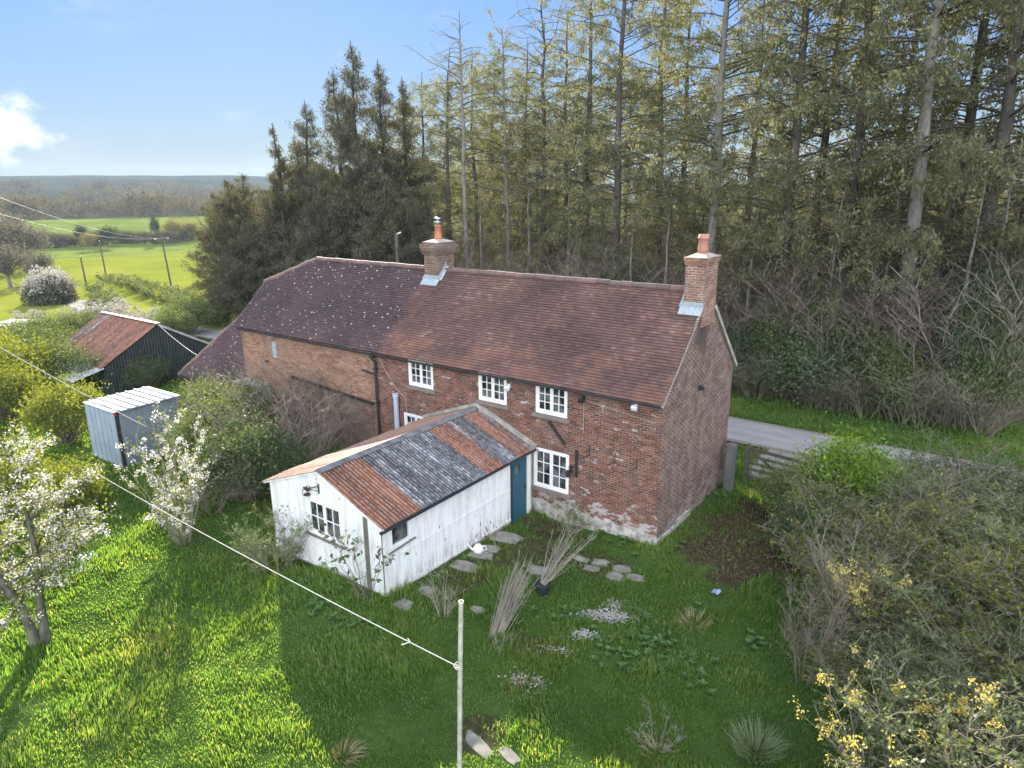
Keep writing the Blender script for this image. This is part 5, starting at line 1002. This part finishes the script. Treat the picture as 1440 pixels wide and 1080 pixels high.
# overgrown mass against the cottage's old front wall
for v, px, py, s, lb, mt in ((0, 345, 700, (1.0, .95, 1.05), 'dark green bush left of the white extension', m_ivy), (1, 395, 695, (.6, .6, .7), 'green leafy bush behind the white extension eave', m_ivy), (0, 310, 655, (1.1, 1., 1.05), 'olive green bush behind the blossom shrub', m_hedge), (1, 300, 610, (1.1, 1., .9), 'pale leafy bush in front of the low wing', m_hedge), (1, 475, 600, (.55, .5, 1.15), 'ivy climbing below the black flashing strip', m_ivy), (0, 350, 625, (.9, .9, 1.0), 'green bush in front of the brick outhouse', m_hedge)):
    leafy(v, ground(px, py), s, lb, mt)
for i, (px, py, s, lb) in enumerate(((415, 625, (.75, .6, .8), 'tall bare brown climber against the orange brick wall'), (450, 640, (.7, .6, .68), 'bare brown bush right of the tall climber'), (500, 635, (.55, .5, .62), 'bare brown bush beside the black downpipe'), (375, 665, (.95, .85, .72), 'bare brown bush between the green bushes'), (425, 668, (.9, .8, .66), 'bare brown bush closest to the white extension'), (340, 610, (.6, .5, .7), 'bare twiggy bush under the outhouse window'), (300, 720, (.6, .6, .35), 'low bare twigs at the foot of the dark green bush'))):
    scrub(i % 3, ground(px, py), s, lb, m_twig, 'bare brown bushes against the old cottage wall')

# ================================================================== BLOSSOM TREES
def blossom_on(P, n, rs, size=.085, spread=.1, tlo=.35):
    i = rs.randint(0, len(P), n); c, _ = along(P, i, tlo+(1-tlo)*rs.rand(n)); return c
def make_blossom_shrub(seed, H_, spread, stems, nb, width):
    rs = np.random.RandomState(seed); st = MB(); az = rs.rand(stems)*6.28; S0 = np.column_stack([.18*np.cos(az), .18*np.sin(az), np.full(stems, -.1)]); el = rs.rand(stems)
    D = np.column_stack([np.cos(az)*width*(.25+el), np.sin(az)*width*(.25+el), 1.15-.55*el]); A = curves(S0, D, H_*(.62+.42*rs.rand(stems)), 9, -.02+.16*el, .016, rs); st.tubes(A, .024*np.linspace(1, .25, 9)[None], 5, rs.rand(stems))
    n = stems*7; q, d = along(A, np.repeat(np.arange(stems), 7), .3+.68*rs.rand(n)); d /= np.linalg.norm(d, axis=1, keepdims=True); a = rs.rand(n)*6.28
    Bq = curves(q, d+.55*np.column_stack([np.cos(a), np.sin(a), .4*rs.rand(n)]), .35+.75*rs.rand(n), 6, .1, .03, rs); st.tubes(Bq, .009*np.linspace(1, .4, 6)[None], 3, rs.rand(n))
    act = np.nonzero(rs.rand(n) < .62)[0]; k = nb//9; c, _ = along(Bq, act[rs.randint(0, len(act), k)], .2+.8*rs.rand(k)); C = (c[:, None]+rs.normal(size=(k, 9, 3))*.042).reshape(-1, 3); bm = MB(); bm.leaves(C, .034+.03*rs.rand(len(C)), None, .85, None, rs)
    g, _ = along(Bq, rs.randint(0, n, 2600), rs.rand(2600)); gm = MB(); gm.leaves(g+rs.normal(size=g.shape)*.06, .05+.04*rs.rand(len(g)), None, .5, None, rs); return st, bm, gm
s_, b_, g_ = make_blossom_shrub(81, 4.3, 1.2, 26, 5200, .42)
put(None, 'blossom_shrub', (('stems', s_, m_twiggreen), ('blossom', b_, m_blossom), ('foliage', g_, m_ygreen)), 'upright many-stemmed shrub dotted with white blossom in front of the metal shed', 'shrub', ground(258, 762))
def make_blossom_tree(seed):
    rs = np.random.RandomState(seed); st = MB(); bm = MB(); gm = MB()
    tr1 = np.array([(0, 0, -.2), (-.05, .02, .5), (-.2, .05, 1.1), (-.55, .1, 1.8), (-.95, .1, 2.5), (-1.3, .2, 3.4), (-1.4, .2, 4.2)]); tr2 = np.array([(.12, .1, -.2), (.16, .12, .5), (.15, .2, 1.1), (.2, .35, 1.9), (.1, .5, 2.7), (.0, .7, 3.5), (-.1, .8, 4.3)])
    st.tubes([tr1], np.array([.14, .11, .09, .075, .055, .035, .012]), 10); st.tubes([tr2], np.array([.14, .105, .085, .07, .05, .03, .012]), 10)
    TT = np.stack([tr1, tr2]); n = 46; w = rs.randint(0, 2, n); q, d = along(TT, w, .3+.69*rs.rand(n)); a = rs.rand(n)*6.28; D = np.column_stack([np.cos(a), np.sin(a), .25+.5*rs.rand(n)]); L = (.7+1.7*rs.rand(n))*(1.15-.1*q[:, 2]); L = np.clip(L, .5, 2.7)
    A = curves(q, D, L, 7, .12, .03, rs); st.tubes(A, .032*np.linspace(1, .25, 7)[None], 5, rs.rand(n))
    k = n*8; q, d = along(A, np.repeat(np.arange(n), 8), .15+.85*rs.rand(k)); a = rs.rand(k)*6.28; d /= np.linalg.norm(d, axis=1, keepdims=True); Bq = curves(q, d*.8+.8*np.column_stack([np.cos(a), np.sin(a), .5*rs.rand(k)]), .3+.6*rs.rand(k), 5, .12, .04, rs); st.tubes(Bq, .009*np.linspace(1, .4, 5)[None], 3, rs.rand(k))
    m = 2300; c, _ = along(Bq, rs.randint(0, k, m), rs.rand(m)); C = (c[:, None]+rs.normal(size=(m, 7, 3))*.05).reshape(-1, 3); bm.leaves(C, .03+.028*rs.rand(len(C)), None, .85, None, rs)
    g, _ = along(Bq, rs.randint(0, k, 11000), rs.rand(11000)); gm.leaves(g+rs.normal(size=g.shape)*.09, .05+.05*rs.rand(len(g)), None, .5, None, rs); return st, bm, gm
s_, b_, g_ = make_blossom_tree(84)
o = put(None, 'blossom_tree', (('trunk', s_, m_barkgrey), ('blossom', b_, m_blossom), ('foliage', g_, m_ygreen)), 'white-flowering fruit tree with a forked grey trunk in the left foreground', 'tree', ground(52, 910)); o.rotation_euler = (0, 0, .75); o.scale = (1.1, 1.1, 1.12)

# ================================================================== GARDEN PLANTS NEAR THE EXTENSION
def thin(seed, H_, spread, stems, label, loc, mat, name='dead_bush', leafm=None, nl=0, ls=.06, sub=4, sub2=3, r0=.012, tilt=None, cat='plant', base=.12):
    mb, c, rs = make_twiggy(seed, H_, spread, stems, sub, sub2, r0, .2, base, nl, ls, 1., .004); parts = [('stems', mb, mat)]
    if nl: l = MB(); l.leaves(c, ls*(.7+.7*rs.rand(len(c))), None, .5, None, rs); parts.append(('foliage', l, leafm))
    o = put(None, name, parts, label, cat, loc)
    if tilt: o.rotation_euler = tilt
    return o
thin(91, 2.0, 1.0, 30, 'bushy twiggy shrub leaning on the front of the white extension', ground(388, 800), m_twiggreen, 'garden_shrub', m_hedge, 2600, .06, 6, 4, .013, None, 'shrub', .35)
thin(92, 2.3, .7, 12, 'sparse shrub with leaf rosettes at the front corner of the white extension', ground(515, 836), m_twig, 'rosette_shrub', m_ivy, 160, .16, 4, 2, .014, None, 'shrub', .3)
thin(93, 2.4, .8, 7, 'thin bare stems climbing the left end of the white gable', ground(425, 788), m_twig, 'wall_climber', None, 0, .06, 4, 2, .01)
thin(94, 1.5, .5, 14, 'small grey dead shrub beside the slabs left of the clothes post', ground(625, 866), m_twigpale, 'dead_shrub', None, 0, .05, 4, 3, .011, None, 'shrub')
def fan(seed, p0, p1, n, sp0, sp1, label, name, mat, leafm=None, nl=0, r0=.009, cat='plant', kink=.04):
    rs = np.random.RandomState(seed); p0 = np.array(p0, float); d = np.array(p1, float)-p0; L = np.linalg.norm(d); u = d/L; a = np.cross(u, (0, 0, 1)); a /= np.linalg.norm(a); b = np.cross(u, a)
    q = rs.normal(size=(n, 2)); S0 = q[:, :1]*a*sp0+q[:, 1:]*b*sp0; E_ = (q*.6+rs.normal(size=(n, 2))*.6); D = d+E_[:, :1]*a*sp1+E_[:, 1:]*b*sp1
    A = curves(S0, D, L*(.5+.55*rs.rand(n)), 7, .02, .012, rs); mb = MB().tubes(A, r0*np.linspace(1.2, .35, 7)[None], 4, rs.rand(n)); m = n*5; q_, dd = along(A, np.repeat(np.arange(n), 5), .4+.6*rs.rand(m)); dd /= np.linalg.norm(dd, axis=1, keepdims=True)
    Bq = curves(q_, dd+rs.normal(size=(m, 3))*.55, .1+.25*rs.rand(m), 4, 0, .04, rs); mb.tubes(Bq, r0*.5*np.linspace(1, .5, 4)[None], 3, rs.rand(m)); parts = [('stems', mb, mat)]
    if nl: l = MB(); c, _ = along(Bq, rs.randint(0, m, nl), rs.rand(nl)); l.leaves(c+rs.normal(size=c.shape)*.04, .04+.05*rs.rand(nl), None, .5, None, rs); parts.append(('foliage', l, leafm))
    return put(None, name, parts, label, cat, tuple(p0))
p = ground(697, 895); dp = math.hypot(p[0]-CAM[0], p[1]-CAM[1]); fan(95, p, atD(741, 783, dp+.55), 60, .07, .2, 'leaning bundle of pale dead stems tied to a stake', 'dead_bush', m_twigpale)
p = ground(700, 893); single('garden_stake', MB().tubes([[p-(0, 0, .1), p+(.38, .22, 1.15)]], .02, 6, cap=True), m_wood, 'thin grey stake leaning along the bundle of dead stems', 'stake', loc=tuple(p))
dp = math.hypot(POT[0]-CAM[0], POT[1]-CAM[1]); fan(96, POT+(0, 0, .27), atD(826, 738, dp+1.0), 26, .05, .42, 'long bare stems leaning out of the dark plastic pot', 'potted_shrub', m_twigpale, m_hedge, 220, .011)
thin(97, 1.7, 1.0, 14, 'fresh green shrub growing against the plinth below the lower window', ground(800, 752), m_twiggreen, 'garden_shrub', m_ygreen, 900, .055, 5, 3, .01, None, 'shrub', .3)
thin(98, .9, .4, 7, 'short dead stalk with a faded flower head right of the bundle', ground(704, 917), m_twigpale, 'flower_stalk', None, 0, .05, 3, 2, .008)
thin(99, 1.0, .5, 9, 'tuft of dry forked stalks in the grass near the bottom of the lawn', ground(925, 1050), m_twigpale, 'dry_stalks', None, 0, .05, 4, 3, .006)
# tussocks
def tussock(px, py, n, L, rad, mat, label, seed, lean=(0, 0)):
    rs = np.random.RandomState(seed); p = ground(px, py); a = rs.rand(n)*6.28; r = rad*np.sqrt(rs.rand(n)); S0 = np.column_stack([r*np.cos(a), r*np.sin(a), np.full(n, -.03)]); D = np.column_stack([np.cos(a)*.55+lean[0], np.sin(a)*.55+lean[1], .8+.5*rs.rand(n)])
    A = curves(S0, D, L*(.6+.6*rs.rand(n)), 4, .35, .02, rs); mb = MB(); s = np.cross(D, rs.normal(size=(n, 3))); s /= np.linalg.norm(s, axis=1, keepdims=True); w = .008*np.array([1, .9, .6, .1]); Lf = A-s[:, None]*w[None, :, None]; Rg = A+s[:, None]*w[None, :, None]
    V = np.stack([Lf, Rg], 2).reshape(n, 8, 3); f = np.array([[0, 1, 3, 2], [2, 3, 5, 4], [4, 5, 7, 6]]); mb.add(V, (np.arange(n)[:, None, None]*8+f).reshape(-1, 4), np.repeat(rs.rand(n), 3)); o = single('grass_tussock', mb, mat, label, 'grass tuft'); o.location = p; return o
tussock(484, 1062, 130, .5, .18, m_straw, 'sunlit straw-coloured tuft at the bottom edge left of the clothes post', 1, (.5, .1)); tussock(975, 880, 110, .55, .3, m_straw, 'thin pale rush tuft in the right part of the lawn', 2); tussock(1062, 1060, 420, .75, .3, leafmat('pale_tussock', [(0, (.12, .17, .08)), (1, (.26, .32, .17))], .4, 1.2), 'big pale green arching tussock at the bottom beside the hedge', 3); tussock(738, 968, 140, .3, .35, m_straw, 'flattened patch of dead pale grass in the lawn middle', 4, (.4, .3)); tussock(925, 1055, 90, .3, .3, m_straw, 'low dry tuft at the bottom of the lawn', 6)
# dark weeds in the lawn
wm = MB(); rs = np.random.RandomState(8)
for px, py, rx, n in ((900, 900, .8, 55), (940, 915, .9, 60), (790, 868, .7, 26), (850, 925, .5, 26), (985, 955, .6, 22), (905, 860, .5, 14), (990, 870, .5, 14), (1000, 700, .7, 36), (450, 850, .7, 46), (480, 870, .5, 26), (415, 830, .6, 36), (520, 880, .4, 14), (1040, 905, .6, 18), (700, 735, .5, 14), (880, 762, .7, 26), (830, 755, .6, 20), (1010, 690, .5, 26), (940, 770, .4, 14)):
    c = ground(px, py)
    for i in range(int(n*.42)):
        q = c+np.array([rs.normal()*rx*.55, rs.normal()*rx*.45, 0]); q[2] = float(hz(q[0], q[1]))+.05; k = 12; a = rs.rand(k)*6.28; D = np.column_stack([np.cos(a), np.sin(a), .25+.7*rs.rand(k)]); D /= np.linalg.norm(D, axis=1, keepdims=True); L = .07+.11*rs.rand(k); S = np.column_stack([-np.sin(a), np.cos(a), 0*a])*(.03+.025*rs.rand(k))[:, None]
        V = np.stack([q+0*D, q+D*L[:, None]*.55+S, q+D*L[:, None]-(0, 0, .03), q+D*L[:, None]*.55-S], 1); wm.add(V, np.arange(4*k).reshape(-1, 4), rs.rand(k))
o = single('weeds', wm, m_weed, 'dark broad-leaved weeds spreading through the lawn', 'weeds'); o['kind'] = 'stuff'

# ================================================================== HEDGE ON THE RIGHT
hs = [make_twiggy(s, 2.6, 1.7, 26, 9, 5, .016, .3, .6, 5600, .07, .8, .0055) for s in (101, 102, 103)]
rf_ = {}
def rbush(v, loc, s, label, mat, cmat, group='tangled shrubs of the right-hand hedge', name='hedge_shrub'):
    k = (v, mat.name, cmat.name)
    if k not in rf_:
        c = MB(); c.leaves(hs[v][1], .045+.055*hs[v][2].rand(len(hs[v][1])), None, .6); rf_[k] = put(None, name, (('stems', hs[v][0], mat), ('foliage', c, cmat)), label, 'shrub', loc, group); rf_[k].scale = s
    else: dup(rf_[k], loc, random.random()*6.28, s, label, group)
rs = np.random.RandomState(104); XY = []
for x in np.arange(3.2, 13, 1.25):
    for y in np.arange(-8.5, 10.2, 1.25):
        q = np.array((x+rs.uniform(-.45, .45), y+rs.uniform(-.45, .45))); left = np.interp(q[1], [-9, -6.5, -2, 1.5, 4, 6.5, 9.5], [8.1, 7.3, 6.0, 5.5, 5.2, 5.2, 5.6])
        if q[0] > left and q[0]+.15*(q[1]+8) < 13.6 and not (q[1] > 8.2 and q[0] > 9): XY.append(q)
for i, q in enumerate(XY):
    s = rs.uniform(.75, 1.15); zn = vn(q[0]*.45+3, q[1]*.45, 77); mt = m_twiggreen if zn < .55 else m_twig; cm_ = m_hedge if zn < .42 else (m_ivy if zn < .5 else m_ygreen if (zn > .62 and i % 3 == 0) else m_hedge); s *= .8+.5*vn(q[0]*.6, q[1]*.6, 78)
    rbush(i % 3, (q[0], q[1], float(hz(*q))), (s*1.1, s*1.1, s*rs.uniform(.75, 1.0)), 'grey-green tangled shrub within the broad hedge on the right', mt, cm_)
for v, px, py, s, lb, mt in ((0, 1185, 728, (.95, .75, 1.08), 'bright yellow-green laurel mound beside the gate', m_bright), (1, 1120, 735, (.75, .7, .75), 'dark green bush left of the bright laurel near the gate', m_hedge), (1, 1130, 790, (.6, .6, .7), 'dark ivy bush below the bright laurel', m_ivy), (0, 1420, 740, (.9, .8, .7), 'dark glossy evergreen at the right edge of the hedge', m_ivy)):
    leafy(v, ground(px, py), s, lb, mt)
for i, (px, py, s, lb) in enumerate(((1300, 770, (.5, .5, .42), 'grey leafless bramble heap behind the bright laurel'), (1370, 740, (.55, .5, .42), 'grey leafless bramble heap near the right edge'), (1130, 960, (.32, .32, .5), 'upright bare brown shrub at the lawn edge of the hedge'), (1180, 900, (.35, .35, .55), 'tall bare pale-stemmed shrub under the laurel'))): scrub(i % 3, ground(px, py), s, lb, m_twigpale if i != 2 else m_twig, 'bare shrubs in the right-hand hedge')
def yshrub(seed, loc, H_, spread, stems, n, label):
    rs = np.random.RandomState(seed); mb, c, r2 = make_twiggy(seed, H_, spread, stems, 4, 2, .016, .15, .25, n, .05, 1.6, .005); i = rs.randint(0, len(c), n//9); C = c[i]; C = C[C[:, 2] > H_*.5]; Q = (C[:, None]+rs.normal(size=(len(C), 9, 3))*.045).reshape(-1, 3); l = MB(); l.leaves(Q, .04+.035*rs.rand(len(Q)), None, .55, ((0, 0, 1), .3), rs)
    put(None, 'young_leaf_shrub', (('stems', mb, m_twigpale), ('foliage', l, m_yleaf)), label, 'shrub', loc, 'shrubs with yellow young leaves')
yshrub(111, ground(1240, 1140), 2.6, 1.5, 26, 5200, 'larger shrub with clusters of yellow young leaves at the bottom right'); yshrub(112, ground(1195, 905), 2.5, .5, 8, 2000, 'smaller shrub topped with yellow young leaves in the middle of the hedge')

# ================================================================== GRASS
def make_grass():
    rs = np.random.RandomState(121); n = 900000
    x = np.concatenate([rs.uniform(-32, 9, n), rs.uniform(-30, 16, n//3)]); y = np.concatenate([rs.uniform(-17.5, 10.4, n), rs.uniform(13.3, 19, n//3)])
    d = np.hypot(x-CAM[0], y-CAM[1]); k = rs.rand(len(x)) < np.clip((14.5/d)**1.6, .16, 1)
    rel = np.stack([x-CAM[0], y-CAM[1]], -1); fw_ = np.array((-math.sin(YAW), math.cos(YAW))); ri = np.array((math.cos(YAW), math.sin(YAW))); dep = rel@fw_; lat = rel@ri; k &= np.abs(lat) < dep*.92+2.5
    k &= ~((x > -21.3) & (x < .05) & (y > -.05) & (y < 6.1)); k &= ~((x > -27) & (x < -21) & (y > 0) & (y < 6.2)); k &= ~((x > XL-.02) & (x < XR+.06) & (y > YF-.05) & (y < 0)); k &= ~((x > gx0) & (x < gx1) & (y > gy0) & (y < gy1)); k &= ~((x > bx0) & (x < bx1) & (y > by0))
    k &= ~((x > .5) & (x < 4.4) & (y > 7.1+.5*(vn(x*1.3, x*0+7)-.5)+.25*np.abs(x-2.2)) & (y < 10.6))
    k &= np.abs(y-laneC(x)) > 1.62+.35*vn(x*1.5, y*1.5, 4)
    def hole(cx, cy, rx, ry, p=1., s=1.1): return ((((x-cx)/rx)**2+((y-cy)/ry)**2+(fbm(x*1.1, y*1.1, 3)-.5)*2.2 < s) & (rs.rand(len(x)) < p))
    h = hole(2.3, 2.2, 1.9, 3.0, .86, .85)
    for q in ((-3.3, -.8, 1.3, .6, .8), (-3.2, -2.6, 1.3, 1.3, .55), (-1.7, -1.9, 1.6, .7, .6), (.3, -9.2, .5, .6, .6), (-3.6, -4.6, .7, 1.3, .5), (-.4, -6.3, .55, .35, .6)): h |= hole(*q)
    for px, py, rx, ry in ((858, 868, .5, .2), (820, 893, .22, .16), (738, 957, .4, .2), (786, 916, .3, .12)): c = ground(px, py); h |= hole(c[0], c[1], rx, ry+.1, .8, .9)
    for o in bpy.data.objects:
        if o.name.startswith('paving_slab'): h |= (np.hypot(x-o.location.x, y-o.location.y) < max(o.dimensions.x, o.dimensions.y)*.36) & (rs.rand(len(x)) < .93)
    k &= ~h; x, y = x[k], y[k]; d = d[k]; n = len(x); z = hz(x, y)
    lump = fbm(x*.9+3, y*.9, 7, 3); l2 = vn(x*2.6, y*2.6, 8); shade = sst(-1.5, 3.5, x+y*.2)
    L = (.045+.24*np.clip(lump*1.7-.55, 0, 1)**1.25+.08*l2**2)*(.6+.8*rs.rand(n))*(1+.25*(y > 13)); L = np.maximum(L, .035)
    a = rs.rand(n)*6.28; fa = fbm(x*.45, y*.45, 12)*12; bend = .35+.5*rs.rand(n); D = np.column_stack([np.cos(a)*.5+np.cos(fa)*.55*l2, np.sin(a)*.5+np.sin(fa)*.55*l2]); S = np.column_stack([-np.sin(a+rs.normal(0, .7, n)), np.cos(a), 0*a]); wd = (.0042+.00042*d)*(.7+.6*rs.rand(n)); P0 = np.column_stack([x, y, z-.015])
    P1 = P0+np.column_stack([D*(L*.28*bend)[:, None], L*.6]); P2 = P0+np.column_stack([D*(L*.95*bend)[:, None], L*(1-.22*bend)])
    V = np.stack([P0-S*wd[:, None], P0+S*wd[:, None], P1+S*wd[:, None]*.8, P1-S*wd[:, None]*.8, P2], 1); i = np.arange(n)[:, None]*5
    t = np.clip(.1+.7*fbm(x*.5, y*.5, 15)+.5*(rs.rand(n)-.5)+.3*(lump-.5)+.2*(vn(x*3.3, y*3.3, 31)-.5), 0, 1)
    t = np.where(rs.rand(n) < .035+.05*(fbm(x*.8, y*.8, 41) > .6), 1., t*.9)
    mb = MB(); b = mb.n; mb.add(V, i+np.array([0, 1, 2, 3]), t); mb.f.append(i+np.array([3, 2, 4])); mb.t.append(t.astype(np.float32)); print('grass', n)
    o = single('grass', mb, m_grass, 'rough uneven green grass covering the garden and the lane verges', 'grass'); o['kind'] = 'stuff'
make_grass()

rs = np.random.RandomState(131); n = 3600; q = np.column_stack([2.3+rs.normal(size=n)*1.15, 2.0+rs.normal(size=n)*1.9]); q = q[(q[:, 0] > .15) | (q[:, 1] < -.1)]
mb = MB(); mb.leaves(np.column_stack([q, hz(q[:, 0], q[:, 1])+.02]), .03+.05*rs.rand(len(q)), None, .6, None, rs)
o = single('fallen_leaves', mb, leafmat('dead_leaf', [(0, (.05, .035, .02)), (.5, (.13, .095, .05)), (.85, (.22, .18, .09)), (1, (.32, .32, .16))], .2, 1.1), 'scattered dead leaves on the bare earth beside the gable', 'leaves'); o['kind'] = 'stuff'
# ================================================================== LIGHT, SKY, AIR
SAZ = math.atan2(.57, -.82); SEL = R(21)
sd = Vector((math.cos(SAZ)*math.cos(SEL), math.sin(SAZ)*math.cos(SEL), math.sin(SEL)))
ld = bpy.data.lights.new('sun', 'SUN'); ld.energy = 5.; ld.angle = R(.53); ld.color = (1, .9, .74); lo = bpy.data.objects.new('sun', ld); COL.objects.link(lo); lo.rotation_euler = sd.to_track_quat('Z', 'Y').to_euler()
w = bpy.data.worlds.new('World'); sc.world = w; w.use_nodes = True; t = w.node_tree; t.nodes.clear()
sky = N(t, 'ShaderNodeTexSky', sky_type='NISHITA', sun_disc=False, sun_elevation=SEL, sun_rotation=math.pi/2-SAZ, air_density=1., dust_density=.1, ozone_density=3., altitude=100)
gen = N(t, 'ShaderNodeTexCoord').outputs['Generated']; dz = N(t, 'ShaderNodeSeparateXYZ', {0: gen})
# broken white cloud: an unseen bank added behind the camera as fill, one small cloud low on the left
dc = ray(-8, 176); dc /= np.linalg.norm(dc)
dd = N(t, 'ShaderNodeVectorMath', {0: gen, 1: tuple(dc)}, operation='DISTANCE').outputs['Value']
cn = NZ(t, MP(t, gen, 1, 1, 1.6), 14., 6., .6); c1 = SS(t, M(t, 'SUBTRACT', M(t, 'ADD', M(t, 'MULTIPLY', cn, .13), -.012), dd), .0, .035)
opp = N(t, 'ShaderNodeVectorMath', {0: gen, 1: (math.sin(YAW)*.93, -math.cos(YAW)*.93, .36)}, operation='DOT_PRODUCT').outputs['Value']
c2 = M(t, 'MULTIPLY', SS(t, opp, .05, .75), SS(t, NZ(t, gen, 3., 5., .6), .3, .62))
wisp = M(t, 'MULTIPLY', SS(t, NZ(t, MP(t, gen, 3, 3, 9), 2.2, 6., .6), .55, .85), .25)
SKY_S = .12
raw = MX(t, 1., sky.outputs[0], (SKY_S*.35, SKY_S*.435, SKY_S*.60), 'MULTIPLY')
rs3 = N(t, 'ShaderNodeSeparateColor', {0: raw}); lum = M(t, 'ADD', M(t, 'MULTIPLY', rs3.outputs[0], .4), M(t, 'MULTIPLY', rs3.outputs[1], .6))
comp = M(t, 'DIVIDE', .36, M(t, 'ADD', lum, .42))     # gentle shoulder so that the sky beside the sun keeps its blue
base = MX(t, 1., raw, N(t, 'ShaderNodeCombineColor', {0: comp, 1: comp, 2: comp}).outputs[0], 'MULTIPLY')
up_ = M(t, 'MAXIMUM', dz.outputs[2], 0.)
base = MX(t, M(t, 'MULTIPLY', M(t, 'POWER', 2.718, M(t, 'MULTIPLY', up_, -9.)), .85), base, (.138, .157, .187))
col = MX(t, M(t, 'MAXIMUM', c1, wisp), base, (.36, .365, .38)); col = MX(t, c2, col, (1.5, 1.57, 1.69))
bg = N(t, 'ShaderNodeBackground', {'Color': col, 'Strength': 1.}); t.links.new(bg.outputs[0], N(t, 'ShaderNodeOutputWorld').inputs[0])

hb_ = MB(); hb_.box(-1760, 1760, -1760, 1760, -30, 62); hm = bpy.data.materials.new('haze_air'); hm.use_nodes = True; ht = hm.node_tree; ht.nodes.clear()
hv = N(ht, 'ShaderNodeVolumePrincipled', {'Color': (.58, .78, 1., 1), 'Density': .00013, 'Anisotropy': .15}); ht.links.new(hv.outputs[0], N(ht, 'ShaderNodeOutputMaterial').inputs['Volume'])
o = link('haze', hb_.mesh('haze'), hm); o['kind'] = 'stuff'
sc.view_settings.view_transform = 'Standard'; sc.view_settings.look = 'None'; sc.view_settings.exposure = 1.74; sc.view_settings.gamma = 1
sc.render.engine = 'CYCLES'; c = sc.cycles; c.max_bounces = 6; c.volume_bounces = 0; c.volume_step_rate = 5; c.diffuse_bounces = 3; c.glossy_bounces = 2; c.transmission_bounces = 3; c.transparent_max_bounces = 4; c.use_denoising = True; c.caustics_reflective = False; c.caustics_refractive = False; c.sample_clamp_indirect = 4
